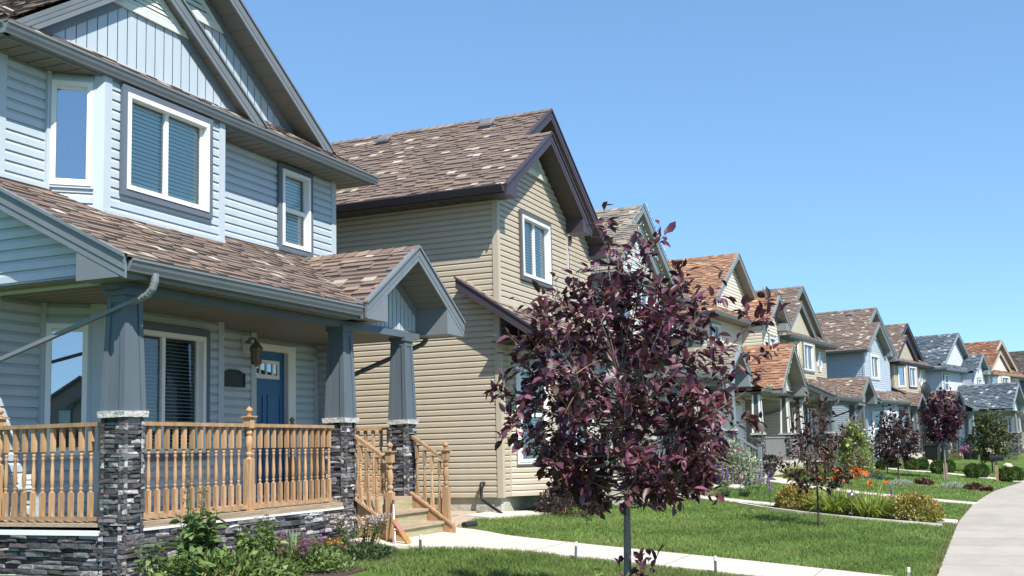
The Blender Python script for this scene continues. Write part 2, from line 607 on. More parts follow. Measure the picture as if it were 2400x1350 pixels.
PAL = dict(
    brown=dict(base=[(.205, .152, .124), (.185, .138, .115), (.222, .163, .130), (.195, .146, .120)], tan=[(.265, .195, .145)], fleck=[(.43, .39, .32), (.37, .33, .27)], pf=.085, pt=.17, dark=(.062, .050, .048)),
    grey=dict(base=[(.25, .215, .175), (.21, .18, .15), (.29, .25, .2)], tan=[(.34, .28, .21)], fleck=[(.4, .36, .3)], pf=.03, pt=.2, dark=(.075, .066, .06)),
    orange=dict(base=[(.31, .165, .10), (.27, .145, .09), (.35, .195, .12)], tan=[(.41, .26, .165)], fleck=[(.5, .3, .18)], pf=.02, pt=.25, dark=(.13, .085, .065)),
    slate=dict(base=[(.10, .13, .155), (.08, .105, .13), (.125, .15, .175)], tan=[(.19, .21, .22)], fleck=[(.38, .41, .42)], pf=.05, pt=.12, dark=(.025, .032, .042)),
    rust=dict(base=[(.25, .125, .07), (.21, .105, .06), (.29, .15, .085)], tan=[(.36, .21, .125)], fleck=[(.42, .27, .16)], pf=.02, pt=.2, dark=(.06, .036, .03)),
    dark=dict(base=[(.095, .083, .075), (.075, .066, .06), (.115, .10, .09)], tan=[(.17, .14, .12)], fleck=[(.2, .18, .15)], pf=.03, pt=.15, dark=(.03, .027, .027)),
)


def shingles(mb, O, U, V, iv, vmax, pal, c=.145, lift=.014, big=1.0):
    O, U, V = np.array(O, float), np.array(U, float), np.array(V, float)
    U /= np.linalg.norm(U)
    V /= np.linalg.norm(V)
    N = np.cross(U, V)
    if N[2] < 0:
        N = -N
    pl = PAL[pal]
    f = iv if callable(iv) else (lambda v: iv)
    P = lambda u, v, h: O + U * u + V * v + N * h
    nrow = int(math.ceil(vmax / c))
    for k in range(nrow):
        v0, v1 = k * c, min((k + 1) * c, vmax)
        a0, b0 = f(v0 + 1e-4)
        a1, b1 = f(v1 - 1e-4)
        lo, hi = min(a0, a1), max(b0, b1)
        u = lo - rnd.random() * .3 * big
        low = rnd.random() < .6
        run, rc = 0, pl['base'][0]
        while u < hi:
            r_ = rnd.random()
            wd = rnd.uniform(.12, .22) if r_ < pl['pf'] else rnd.uniform(.13, .33) * big
            s, t = u, u + wd
            u = t
            low = rnd.random() < (.45 if low else .78)
            run -= 1
            if run <= 0:
                run, rc = rnd.randint(1, 4), rnd.choice(pl['base'] + pl['base'] + pl['tan'])
            q = (max(s, a0), min(t, b0), max(s, a1), min(t, b1))
            if q[1] - q[0] < .004 and q[3] - q[2] < .004:
                continue
            q = (q[0], max(q[1], q[0]), q[2], max(q[3], q[2]))
            cc = rnd.choice(pl['fleck']) if r_ < pl['pf'] else rc
            j = rnd.uniform(.9, 1.1)
            cc = tuple(x * j for x in cc)
            lf = lift * (.55 if low else 1.35)
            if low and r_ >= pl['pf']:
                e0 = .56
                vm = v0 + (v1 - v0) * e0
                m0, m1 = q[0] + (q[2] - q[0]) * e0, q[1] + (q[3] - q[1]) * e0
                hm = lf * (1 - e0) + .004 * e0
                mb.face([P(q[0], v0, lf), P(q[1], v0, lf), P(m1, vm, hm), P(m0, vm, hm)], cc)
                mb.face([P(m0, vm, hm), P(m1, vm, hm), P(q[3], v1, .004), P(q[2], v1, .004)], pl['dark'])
            else:
                mb.face([P(q[0], v0, lf), P(q[1], v0, lf), P(q[3], v1, .004), P(q[2], v1, .004)], cc)
            mb.face([P(q[0], v0, -.004), P(q[1], v0, -.004), P(q[1], v0, lf), P(q[0], v0, lf)], tuple(x * .8 for x in cc))


def ridge_caps(mb, A, B, pal, ddir=(1, 0, -.667), wd=.15):
    """cap shingles along ridge from A to B; ddir: downhill direction on one side (mirrored in x or y)"""
    A, B = np.array(A, float), np.array(B, float)
    L = np.linalg.norm(B - A)
    t = (B - A) / L
    d1 = np.array(ddir, float)
    d1 /= np.linalg.norm(d1)
    hz = d1.copy()
    hz[2] = 0
    d2 = d1 - 2 * hz
    n = int(L / .2)
    pl = PAL[pal]
    for k in range(n):
        p, q_ = A + t * (L * k / n), A + t * (L * (k + 1) / n + .01)
        jf = rnd.uniform(.8, 1.2)
        cc = tuple(x * jf for x in rnd.choice(pl['base'] + pl['tan']))
        up_ = np.array([0, 0, 1.])
        for d in (d1, d2):
            mb.face([p + up_ * .035, q_ + up_ * .02, q_ + d * wd + up_ * .012, p + d * wd + up_ * .026], cc)
        mb.face([p + up_ * .035, p + d1 * wd + up_ * .026, p + d1 * wd + up_ * .006, p + up_ * .012], (cc[0] * .5, cc[1] * .5, cc[2] * .5))


def rake(mb, xa, za, xb, zb, y0, y1, dep, drip=True):
    """sloping fascia board between (xa,za) and (xb,zb) (top edge) in the y0..y1 slab"""
    mb.hexa([(xa, y0, za - dep), (xb, y0, zb - dep), (xb, y1, zb - dep), (xa, y1, za - dep)],
            [(xa, y0, za), (xb, y0, zb), (xb, y1, zb), (xa, y1, za)])
    for k, (f0, f1) in enumerate(((.0, .30), (.34, .62))):
        mb.hexa([(xa, y0 - .006, za - dep * f1), (xb, y0 - .006, zb - dep * f1), (xb, y0, zb - dep * f1), (xa, y0, za - dep * f1)],
                [(xa, y0 - .010, za - dep * f0), (xb, y0 - .010, zb - dep * f0), (xb, y0, zb - dep * f0), (xa, y0, za - dep * f0)])


def drip_edge(mb, xa, za, xb, zb, y0):
    mb.hexa([(xa, y0 - .03, za), (xb, y0 - .03, zb), (xb, y0 + .05, zb), (xa, y0 + .05, za)],
            [(xa, y0 - .03, za + .035), (xb, y0 - .03, zb + .035), (xb, y0 + .05, zb + .035), (xa, y0 + .05, za + .035)])


def slope_soffit(mb, xa, za, xb, zb, y0, y1, c=.28):
    L = math.hypot(xb - xa, zb - za)
    n = max(1, int(L / c))
    g = .03
    for k in range(n):
        f0, f1 = k / n + g * .5 / n / c * .28, (k + 1) / n - g * .5 / n / c * .28
        A = (xa + (xb - xa) * f0, za + (zb - za) * f0)
        B = (xa + (xb - xa) * f1, za + (zb - za) * f1)
        mb.hexa([(A[0], y0, A[1]), (B[0], y0, B[1]), (B[0], y1, B[1]), (A[0], y1, A[1])],
                [(A[0], y0, A[1] + .02), (B[0], y0, B[1] + .02), (B[0], y1, B[1] + .02), (A[0], y1, A[1] + .02)])
    mb.face([(xa, y0, za + .015), (xb, y0, zb + .015), (xb, y1, zb + .015), (xa, y1, za + .015)], (.25, .25, .25))


def flat_soffit(mb, x0, x1, y0, y1, z, axis='y', c=.20):
    """boards run along axis, split across the other"""
    if axis == 'y':
        n = max(1, int((x1 - x0) / c))
        for k in range(n):
            a, b = x0 + (x1 - x0) * k / n + .010, x0 + (x1 - x0) * (k + 1) / n - .010
            mb.box(a, b, y0, y1, z, z + .015)
    else:
        n = max(1, int((y1 - y0) / c))
        for k in range(n):
            a, b = y0 + (y1 - y0) * k / n + .010, y0 + (y1 - y0) * (k + 1) / n - .010
            mb.box(x0, x1, a, b, z, z + .015)
    mb.face([(x0, y0, z + .012), (x1, y0, z + .012), (x1, y1, z + .012), (x0, y1, z + .013)])


GUT = [(0, 0), (.075, 0), (.082, .018), (.10, .05), (.112, .085), (.125, .10), (.125, .122), (.115, .122), (.105, .10), (.01, .10)]


def gutter(mb, A, B, out):
    """K-style gutter from A to B; out: outward unit dir; A,B at bottom back"""
    A, B, out = np.array(A, float), np.array(B, float), np.array(out, float)
    pr = [(np.array(o) if 0 else (o, z)) for o, z in GUT]
    pa = [A + out * o + V3(0, 0, z) for o, z in pr]
    pb = [B + out * o + V3(0, 0, z) for o, z in pr]
    for k in range(len(pr) - 1):
        mb.face([pa[k], pb[k], pb[k + 1], pa[k + 1]])
    mb.face(pa)
    mb.face(pb[::-1])


def window(root, off, org, u, n, wd, ht, mats, trim=.09, sash='slider', depth=.07, cover='blind', slat=.04, open_=False, sill=0, glass='glass', simple=False, tdep=.04):
    """opening lower-left corner org (3D on wall plane), u along, n outward"""
    org, u, n = np.array(org, float), np.array(u, float), np.array(n, float)
    Z = V3(0, 0, 1)
    b = MB(off)
    tr = trim
    if tr > 0:
        b.obox(org - u * tr - Z * tr - n * .0, u * (wd + 2 * tr), Z * tr, n * tdep)
        b.obox(org - u * tr + Z * ht - n * .0, u * (wd + 2 * tr), Z * tr, n * tdep)
        b.obox(org - u * tr, u * tr, Z * ht, n * tdep)
        b.obox(org + u * wd, u * tr, Z * ht, n * tdep)
        wobj = b.build('window', mats['wtrim'], root)
        b = MB(off)
    else:
        wobj = None
    fw_ = .055
    fo = tdep + .012
    d0 = -depth
    fd = fo + depth
    b.obox(org + n * d0, u * wd, Z * fw_, n * fd)
    b.obox(org + n * d0 + Z * (ht - fw_), u * wd, Z * fw_, n * fd)
    b.obox(org + n * d0 + Z * fw_, u * fw_, Z * (ht - 2 * fw_), n * fd)
    b.obox(org + n * d0 + Z * fw_ + u * (wd - fw_), u * fw_, Z * (ht - 2 * fw_), n * fd)
    iw, ih = wd - 2 * fw_, ht - 2 * fw_
    o2 = org + u * fw_ + Z * fw_
    if sash == 'slider':
        b.obox(o2 + u * (iw * .5 - .03) + n * (d0 + .0), u * .06, Z * ih, n * (depth * .75))
        b.obox(o2 + n * (d0 + .0), u * .03, Z * ih, n * (depth * .55))
        b.obox(o2 + n * (d0 + .0) + u * (iw - .03), u * .03, Z * ih, n * (depth * .55))
    elif sash == 'hung':
        b.obox(o2 + Z * (ih * .5 - .03) + n * d0, u * iw, Z * .06, n * (depth * .75))
    elif sash == 'fixed':
        for (p, a, c_) in ((o2, u * iw, Z * .03), (o2 + Z * (ih - .03), u * iw, Z * .03)):
            b.obox(p + n * d0, a, c_, n * (depth * .5))
    if wobj is None:
        wobj = b.build('window', mats['wframe'], root)
    else:
        b.build('window_frame', mats['wframe'], wobj)
    b = MB(off)
    p = o2 + n * (d0 + .018)
    b.face([p, p + u * iw, p + u * iw + Z * ih, p + Z * ih])
    b.build('window_pane', M[glass], wobj)
    b = MB(off)
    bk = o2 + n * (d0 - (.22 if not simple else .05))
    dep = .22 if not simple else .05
    if cover == 'blind':
        q_ = o2 + n * (d0 - .035)
        k = int(ih / slat)
        for i in range(k):
            z = ih * (i + .5) / k
            b.obox(q_ + Z * (z - slat * (.12 if open_ else .43)) + n * .004, u * iw, Z * (slat * (.24 if open_ else .93)) - n * (.02 if open_ else .012), n * .002)
    elif cover == 'curtain':
        nf = 26
        q_ = o2 + n * (d0 - .05)
        for i in range(nf):
            a, c_ = iw * i / nf, iw * (i + 1) / nf
            da, dc = .018 * math.sin(i * 1.9), .018 * math.sin((i + 1) * 1.9)
            b.face([q_ + u * a + n * da, q_ + u * c_ + n * dc, q_ + u * c_ + n * dc + Z * ih, q_ + u * a + n * da + Z * ih], mi=2)
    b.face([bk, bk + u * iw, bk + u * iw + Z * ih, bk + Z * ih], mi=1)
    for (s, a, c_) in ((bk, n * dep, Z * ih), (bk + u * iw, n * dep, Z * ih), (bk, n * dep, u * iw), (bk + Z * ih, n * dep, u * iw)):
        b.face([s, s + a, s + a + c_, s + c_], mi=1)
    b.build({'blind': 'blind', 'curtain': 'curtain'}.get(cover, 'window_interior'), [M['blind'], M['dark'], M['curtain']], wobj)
    return wobj


def octagon_window(root, off, c, rx, rz, mats):
    """oval / octagonal window on a wall facing -y"""
    def ring(r0x, r0z, r1x, r1z, y0, y1, b):
        for k in range(8):
            a0, a1 = 2 * math.pi * (k + .5) / 8, 2 * math.pi * (k + 1.5) / 8
            pts = [(c[0] + rr[0] * math.cos(a), c[2] + rr[1] * math.sin(a)) for a in (a0, a1) for rr in ((r0x, r0z), (r1x, r1z))]
            A, B, C_, D = pts
            b.hexa([(A[0], y0, A[1]), (B[0], y0, B[1]), (D[0], y0, D[1]), (C_[0], y0, C_[1])],
                   [(A[0], y1, A[1]), (B[0], y1, B[1]), (D[0], y1, D[1]), (C_[0], y1, C_[1])])
    b = MB(off)
    ring(rx * .78, rz * .84, rx, rz, c[1] - .05, c[1] + .01, b)
    o = b.build('window', mats['wframe'], root)
    b = MB(off)
    b.face([(c[0] + rx * .8 * math.cos(2 * math.pi * (k + .5) / 8), c[1] - .025, c[2] + rz * .86 * math.sin(2 * math.pi * (k + .5) / 8)) for k in range(8)])
    b.build('window_pane', M['glassb'], o)
    b = MB(off)
    b.face([(c[0] + rx * .8 * math.cos(2 * math.pi * (k + .5) / 8), c[1] - .02, c[2] + rz * .86 * math.sin(2 * math.pi * (k + .5) / 8)) for k in range(8)])
    b.build('window_interior', M['curtain'], o)


def gable_vent(root, off, xc, y, zb, hw, ht, m):
    b = MB(off)
    t = .09
    b.hexa([(xc - hw, y - .03, zb), (xc + hw, y - .03, zb), (xc + hw, y, zb), (xc - hw, y, zb)],
           [(xc - hw + t * 1.2, y - .035, zb + t), (xc + hw - t * 1.2, y - .035, zb + t), (xc + hw - t * 1.2, y, zb + t), (xc - hw + t * 1.2, y, zb + t)])
    for s in (-1, 1):
        b.hexa([(xc + s * hw, y - .03, zb), (xc + s * (hw - .14), y - .035, zb + .02), (xc + s * (hw - .14), y, zb + .02), (xc + s * hw, y, zb)],
               [(xc, y - .03, zb + ht), (xc, y - .035, zb + ht - .11), (xc, y, zb + ht - .11), (xc, y, zb + ht)])
    nl = 5
    for k in range(nl):
        z = zb + .10 + (ht - .2) * k / nl
        h2 = (hw - .1) * (1 - (z - zb) / ht)
        if h2 > .04:
            b.hexa([(xc - h2, y - .028, z), (xc + h2, y - .028, z), (xc + h2, y - .022, z), (xc - h2, y - .022, z)],
                   [(xc - h2 * .9, y - .006, z + .07), (xc + h2 * .9, y - .006, z + .07), (xc + h2 * .9, y, z + .07), (xc - h2 * .9, y, z + .07)])
    b.build('gable_vent', m, root)


def ledgestone(mb, P, u, n, wd, z0, z1, seed=0, dmin=.0, dmax=.045, bh=(.028, .062), bl=(.07, .24), ztop=None):
    """stacked stone veneer on a vertical face"""
    r_ = random.Random(seed)
    P, u, n = np.array(P, float), np.array(u, float), np.array(n, float)
    z = z0
    pal = [(.055, .051, .051), (.085, .078, .076), (.11, .105, .11), (.16, .15, .15), (.09, .075, .078), (.06, .062, .068), (.21, .20, .205), (.13, .135, .15)]
    lt = [(.42, .41, .41), (.34, .33, .335)]
    while z < z1 - .005:
        h = min(r_.uniform(*bh), z1 - z)
        if z1 - z - h < .02:
            h = z1 - z
        a = -r_.random() * .1
        while a < wd:
            l = r_.uniform(*bl)
            s, e = max(a, 0), min(a + l, wd)
            a += l
            if e - s < .012:
                continue
            d = r_.uniform(dmin, dmax)
            c = r_.choice(lt) if r_.random() < .13 else r_.choice(pal)
            j = r_.uniform(.8, 1.25)
            c = tuple(x * j for x in c)
            w_ = r_.uniform(0, h * .22)
            jj = lambda k: r_.uniform(-k, k)
            fpts = [(s + .003, z + .002 + r_.uniform(0, w_ * .5), d + jj(.011)), (e - .003, z + .002 + r_.uniform(0, w_ * .5), d + jj(.011)),
                    (e - .003 - r_.uniform(0, .01), z + h - .003 - r_.uniform(0, w_ * .5), d + jj(.011)), (s + .003 + r_.uniform(0, .01), z + h - .003 - r_.uniform(0, w_ * .5), d + jj(.011))]
            bpts = [(s + .001, z, -.04), (e - .001, z, -.04), (e - .001, z + h, -.04), (s + .001, z + h, -.04)]
            g = lambda t: tuple(P[:2] + u[:2] * t[0] + n[:2] * t[2]) + (t[1],)
            mid = (sum(p[0] for p in fpts) / 4 + jj((e - s) * .2), sum(p[1] for p in fpts) / 4 + jj(h * .15), d + r_.uniform(-.004, .012))
            F, B = [g(t) for t in fpts], [g(t) for t in bpts]
            mp_ = g(mid)
            for k in range(4):
                mb.face([F[k], F[(k + 1) % 4], mp_], c)
                mb.face([B[k], B[(k + 1) % 4], F[(k + 1) % 4], F[k]], c)
        z += h


def stone_pier(mb, cx, cy, hw, z0, z1, seed):
    for k, (u, n) in enumerate((((1, 0), (0, -1)), ((0, -1), (-1, 0)), ((-1, 0), (0, 1)), ((0, 1), (1, 0)))):
        u3, n3 = V3(*u, 0), V3(*n, 0)
        P = V3(cx, cy, 0) + n3 * (hw - .02) - u3 * hw
        ledgestone(mb, P, u3, n3, 2 * hw, z0, z1, seed * 10 + k, dmin=-.008, dmax=.020)
    mb.box(cx - hw + .05, cx + hw - .05, cy - hw + .05, cy + hw - .05, z0, z1 - .01, (.03, .03, .03))


def tapered_column(root, off, cx, cy, z0, zc, z1, mats, hw=.152, sb=.140, st=.104, seed=1, stone=True):
    b = MB(off)
    if stone:
        stone_pier(b, cx, cy, hw, z0, zc, seed)
        pier = b.build('porch_column', M['stone'], root)
    else:
        b.box(cx - hw, cx + hw, cy - hw, cy + hw, z0, zc)
        pier = b.build('porch_column', mats['trim'], root)
    b = MB(off)
    r_ = random.Random(seed)
    ch = hw + .024
    for sx in range(4):
        u, n = (((1, 0), (0, -1)), ((0, -1), (-1, 0)), ((-1, 0), (0, 1)), ((0, 1), (1, 0)))[sx]
        k = 3
        for i in range(k):
            a0, a1 = -ch + 2 * ch * i / k + .002, -ch + 2 * ch * (i + 1) / k - .002
            pr = ch + r_.uniform(-.008, .008)
            zt, zb_ = zc + .062 + r_.uniform(-.004, .004), zc + r_.uniform(-.005, .005)
            pt = lambda a, d, z: (cx + u[0] * a + n[0] * d, cy + u[1] * a + n[1] * d, z)
            b.hexa([pt(a0, 0, zb_), pt(a1, 0, zb_), pt(a1, pr - .012, zb_), pt(a0, pr - .012, zb_)],
                   [pt(a0, 0, zt), pt(a1, 0, zt), pt(a1, pr, zt), pt(a0, pr, zt)])
    b.build('column_cap', M['capstone'], pier)
    edge = 'cedge' in mats
    if edge:
        b2 = MB(off)
    b = MB(off)
    za, zt = zc + .062, z1 - .07
    sq = lambda h, z: [(cx - h, cy - h, z), (cx + h, cy - h, z), (cx + h, cy + h, z), (cx - h, cy + h, z)]
    b.hexa(sq(sb, za), sq(st, zt))
    # raised corner boards with recessed panels between
    for (u, n) in (((1, 0), (0, -1)), ((0, -1), (-1, 0)), ((-1, 0), (0, 1)), ((0, 1), (1, 0))):
        pt = lambda a, d, z: (cx + u[0] * a + n[0] * d, cy + u[1] * a + n[1] * d, z)
        q0, q1 = sb + .002, st + .002
        for s in (-1, 1):
            (b2 if edge else b).hexa([pt(s * (sb + .013), q0 - .01, za), pt(s * (sb - .052), q0 - .01, za), pt(s * (sb - .052), q0 + .012, za), pt(s * (sb + .013), q0 + .012, za)],
                   [pt(s * (st + .013), q1 - .01, zt), pt(s * (st - .045), q1 - .01, zt), pt(s * (st - .045), q1 + .012, zt), pt(s * (st + .013), q1 + .012, zt)])
        h = .07
        f = h / (zt - za)
        qh = q1 + (q0 - q1) * f
        sh_ = st + (sb - st) * f
        b.hexa([pt(-sh_ + .045, qh - .01, zt - h), pt(sh_ - .045, qh - .01, zt - h), pt(sh_ - .045, qh + .010, zt - h), pt(-sh_ + .045, qh + .010, zt - h)],
               [pt(-st + .045, q1 - .01, zt), pt(st - .045, q1 - .01, zt), pt(st - .045, q1 + .010, zt), pt(-st + .045, q1 + .010, zt)])
    h = st + .035
    b.hexa(sq(h, zt), sq(h, zt + .07))
    sh = b.build('column_shaft', mats['column'], pier)
    if edge:
        b2.build('corner_trim', mats['cedge'], sh)


BAL = {}


def baluster_mesh(ht, sq=.0212):
    """turned spindle with square ends, origin at bottom centre"""
    key = (round(ht, 2), sq)
    if key not in BAL:
        b = MB()
        zb, zt = ht * .27, ht * .73
        k = sq / .0172
        b.box(-sq, sq, -sq, sq, 0, zb)
        b.box(-sq, sq, -sq, sq, zt, ht)
        pr = [(.0180, 0), (.011, .012), (.010, .020), (.0165, .035), (.0165, .045), (.010, .058), (.012, .07), (.0165, .12), (.0175, .17), (.015, .24), (.0115, .32),
              (.0105, .36), (.016, .376), (.016, .388), (.010, .40), (.0165, .418), (.0165, .428), (.010, .442), (.0180, .46)]
        s = (zt - zb) / .46
        b.lathe([(r_ * k, zb + z * s) for r_, z in pr], n=8)
        BAL[key] = b.mesh('baluster', M['wood'], smooth=True)
    return BAL[key]


def newel(root, off, x, y, z0, ht):
    b = MB(off)
    s = .046
    zb, zt = ht * .50, ht * .80
    b.box(x - s, x + s, y - s, y + s, z0, z0 + zb)
    b.box(x - s, x + s, y - s, y + s, z0 + zt, z0 + ht * .905)
    L = zt - zb
    pr = [(.044, 0), (.026, .04), (.026, .08), (.040, .13), (.040, .18), (.026, .23), (.03, .28), (.043, .45), (.044, .55), (.036, .68), (.026, .76), (.040, .81), (.040, .86), (.026, .92), (.044, 1)]
    b.lathe([(r_, zb + L * t) for r_, t in pr], (x, y, z0), 12)
    z1 = z0 + ht * .905
    b.box(x - s - .022, x + s + .022, y - s - .022, y + s + .022, z1, z1 + .016)
    z1 += .016
    bs = ht * .095
    b.lathe([(.030, 0), (.022, .012), (.030, .02), (.018, .03)] + [(max(.005, .042 * math.sin(math.pi * (.12 + .88 * t))), .03 + (bs - .03) * t) for t in np.linspace(0, 1, 9)], (x, y, z1), 12)
    return b.build('newel_post', M['wood'], root, smooth=True)


def railing(root, off, A, B, zb, zt, n, posts=(), skip=()):
    """level rail from A to B (xy), bottom rail underside zb, top of top rail zt"""
    A, B = V3(*A, 0), V3(*B, 0)
    d = B - A
    L = np.linalg.norm(d)
    d /= L
    nn = V3(-d[1], d[0], 0)
    b = MB(off)
    b.obox(A + V3(0, 0, zt - .04) - nn * .045, d * L, nn * .09, V3(0, 0, .04))
    rl = b.build('railing', M['wood'], root)
    b = MB(off)
    b.obox(A + V3(0, 0, zb) - nn * .02, d * L, nn * .04, V3(0, 0, .04))
    b.build('bottom_rail', M['wood'], rl)
    ht = zt - .04 - zb - .04
    me = baluster_mesh(ht)
    for k in range(n):
        p = A + d * (L * (k + .5) / n)
        if any(abs(np.linalg.norm(p - V3(*q_, 0))) < .055 for q_ in posts):
            continue
        o = obj('baluster', me, rl)
        o.location = (p[0] - off[0], p[1] - off[1], zb + .04 - off[2])
        o.rotation_euler = (0, 0, math.atan2(d[1], d[0]))
    return rl


def picket_rail(root, off, A, B, zb, zt, m, pitch=.13):
    """far-away railing: rails and slim pickets in one mesh"""
    A, B = V3(*A, 0), V3(*B, 0)
    d = B - A
    L = np.linalg.norm(d)
    d /= L
    nn = V3(-d[1], d[0], 0)
    b = MB(off)
    b.obox(A + V3(0, 0, zt - .05) - nn * .04, d * L, nn * .08, V3(0, 0, .05))
    b.obox(A + V3(0, 0, zb) - nn * .02, d * L, nn * .04, V3(0, 0, .05))
    for k in range(int(L / pitch) + 1):
        p = A + d * (k * pitch + .03)
        b.obox(p + V3(0, 0, zb + .05) - nn * .018 - d * .018, d * .036, nn * .036, V3(0, 0, zt - zb - .1))
    return b.build('railing', m, root)


def roof_vent(root, off, p, ang=0):
    b = MB(off)
    c, s = math.cos(ang), math.sin(ang)
    def pt(x, y, z):
        return (p[0] + x * .83, p[1] + y, p[2] + z + x * .55)
    for (h, z0, z1, h2) in ((.11, 0, .08, .11), (.15, .08, .12, .15), (.15, .12, .15, .11)):
        b.hexa([pt(-h, -h, z0), pt(h, -h, z0), pt(h, h, z0), pt(-h, h, z0)], [pt(-h2, -h2, z1), pt(h2, -h2, z1), pt(h2, h2, z1), pt(-h2, h2, z1)])
    b.build('roof_vent', M['vent'], root)
# ------------------------------------------------------------------ house with bay and two nested gables
OA = (10.65, 9.65, .6)


def house_mats(nm, siding_c, trim, roof_trim=None, column=None, wtrim=None, vent=None, soffit=None):
    d = {}
    d['siding'] = colmat(nm + '_siding', siding_c, rough=.45, spec=.35, n=.035)
    d['trim'] = colmat(nm + '_trim', trim, rough=.5)
    d['fascia'] = colmat(nm + '_fascia', roof_trim or trim, rough=.45)
    d['column'] = colmat(nm + '_column', column or trim, rough=.55, n=.08)
    d['wtrim'] = colmat(nm + '_window_trim', wtrim or trim, rough=.5)
    d['vent'] = colmat(nm + '_vent', vent or siding_c, rough=.5)
    sf = soffit or tuple(x * .8 + .02 for x in trim)
    d['soffit'] = mat(nm + '_soffit', attr=False, col=sf, rough=.6, nscale=70, namt=.18)
    d['wframe'] = M['white']
    return d


def house_a(loc, rz, label, group, mt, pal, hero=False, octagon=False, porch_stone=True, rail=None, depth=19.0, batten=True, gvent=True, vents=((11.2, 13.5),)):
    off = OA
    root = empty('house', loc, rz, label, 'house', group)
    W = lambda name, b, m, parent=root, **k: b.build(name, m, parent, **k)
    yb = depth
    S = .667
    cs = .1167
    # --- walls
    b = MB(off)
    zt = 6.19
    win_u = dict(x0=13.50, x1=14.24, z0=4.89, z1=6.07)
    bayw = dict(x0=9.78, x1=11.26, z0=4.91, z1=6.085)
    lbay = dict(x0=9.80, x1=11.22, z0=1.80, z1=3.27)
    X, NY = (1, 0, 0), (0, -1, 0)
    xl, xr = 8.36, 15.0
    siding(b, (0, 9.65), X, NY, .7, zt, (xl, 9.06), c=cs, z0=.7)
    hl = [] if octagon else [(win_u['x0'], win_u['x1'], win_u['z0'], win_u['z1'])]
    siding(b, (0, 9.65), X, NY, 3.6174, zt, (12.03, xr), holes=hl, c=cs, z0=.7)
    siding(b, (0, 9.65), X, NY, .7, 3.6174, (12.03, 12.88), c=cs, z0=.7)
    siding(b, (12.88, 9.65), (0, 1, 0), (1, 0, 0), .9, 3.6, (0, .35), c=cs, z0=.7)
    siding(b, (0, 10.0), X, NY, .9, 3.6, (12.88, xr), holes=[(13.17, 14.15, .9, 3.32)], c=cs, z0=.7)
    siding(b, (xl, 9.65), (0, 1, 0), (-1, 0, 0), .3, zt, (0, yb - 9.65), c=cs, z0=.7)
    siding(b, (xr, 9.65), (0, 1, 0), (1, 0, 0), .3, zt, (0, yb - 9.65), c=cs, z0=.7)
    b.face([(xl, yb, .2), (xr, yb, .2), (xr, yb, zt), (xl, yb, zt)])
    siding(b, (8.22, 7.72), (0, 1, 0), (-1, 0, 0), 3.47, 4.75, lambda z: (max(.3, (z - 3.60) / .5085 - .32), 1.93), c=cs, z0=3.47)
    W('wall', b, mt['siding'])
    # foundation
    b = MB(off)
    b.box(xl + .03, xr - .03, 9.70, yb - .03, -.4, .75)
    W('foundation', b, M['stucco'])
    # --- bay
    b = MB(off)
    A1, B1, C1, D1 = (9.05, 9.65), (9.46, 9.215), (11.62, 9.215), (12.05, 9.65)
    k = 1 / math.sqrt(2)
    ua = V3(.41, -.435, 0)
    la = np.linalg.norm(ua)
    ua /= la
    na = V3(ua[1], -ua[0], 0)
    na = na if na[1] < 0 else -na
    aw = (.040, .475)
    siding(b, A1, ua, na, .7, zt, (0, la), holes=[(aw[0], aw[1], 4.86, 6.08), (aw[0], aw[1], 1.80, 3.27)], c=cs, z0=.7)
    siding(b, (0, 9.215), X, NY, .7, zt, (9.46, 11.62), holes=[tuple(bayw[q_] for q_ in ('x0', 'x1', 'z0', 'z1')), tuple(lbay[q_] for q_ in ('x0', 'x1', 'z0', 'z1'))], c=cs, z0=.7)
    ub = V3(.43, .435, 0)
    lb = np.linalg.norm(ub)
    ub /= lb
    nb = V3(ub[1], -ub[0], 0)
    siding(b, C1, ub, nb, .7, zt, (0, lb), c=cs, z0=.7)
    W('bay_wall', b, mt['siding'])
    # corner boards
    for (p, z0, z1) in ((B1, .7, zt), (C1, .7, zt)):
        b = MB(off)
        s = .10
        d1 = -ua if p is B1 else V3(-1, 0, 0)
        d2 = V3(1, 0, 0) if p is B1 else ub
        n1, n2 = (na, V3(0, -1, 0)) if p is B1 else (V3(0, -1, 0), nb)
        P0 = V3(p[0], p[1], z0)
        o1, o2 = P0 + n1 * .032 + n2 * .0, P0
        apex = P0 + (n1 + n2) / (1 + n1 @ n2) * .032
        Z = V3(0, 0, z1 - z0)
        b.hexa([P0 - n1 * .01, apex, P0 + d1 * s + n1 * .032, P0 + d1 * s - n1 * .01], [q_ + Z for q_ in (P0 - n1 * .01, apex, P0 + d1 * s + n1 * .032, P0 + d1 * s - n1 * .01)])
        b.hexa([P0 - n2 * .01, apex, P0 + d2 * s + n2 * .032, P0 + d2 * s - n2 * .01], [q_ + Z for q_ in (P0 - n2 * .01, apex, P0 + d2 * s + n2 * .032, P0 + d2 * s - n2 * .01)])
        W('corner_board', b, mt['siding'])
    for bx in ((9.00, 9.05, 9.595, 9.66, .7, zt), (xr - .09, xr + .032, 9.618, 9.74, 3.3, zt), (xl - .032, xl + .09, 9.618, 9.74, .3, zt),
               (xr - .09, xr + .032, 9.968, 10.09, .3, 3.3), (12.79, 12.912, 9.618, 9.74, .9, 3.5)):
        b = MB(off)
        b.box(*bx)
        W('corner_board', b, mt['siding'])
    # frieze strip under soffit and roof flashing strips
    for bx in ((12.10, xr - .1, 9.595, 9.64, 4.80, 4.845), (9.47, 11.62, 9.16, 9.20, 4.545, 4.60), (xl, 9.0, 9.595, 9.64, 4.80, 4.845)):
        b = MB(off)
        b.box(*bx)
        W('flashing', b, mt['siding'])
    # --- windows
    cov = 'blind'
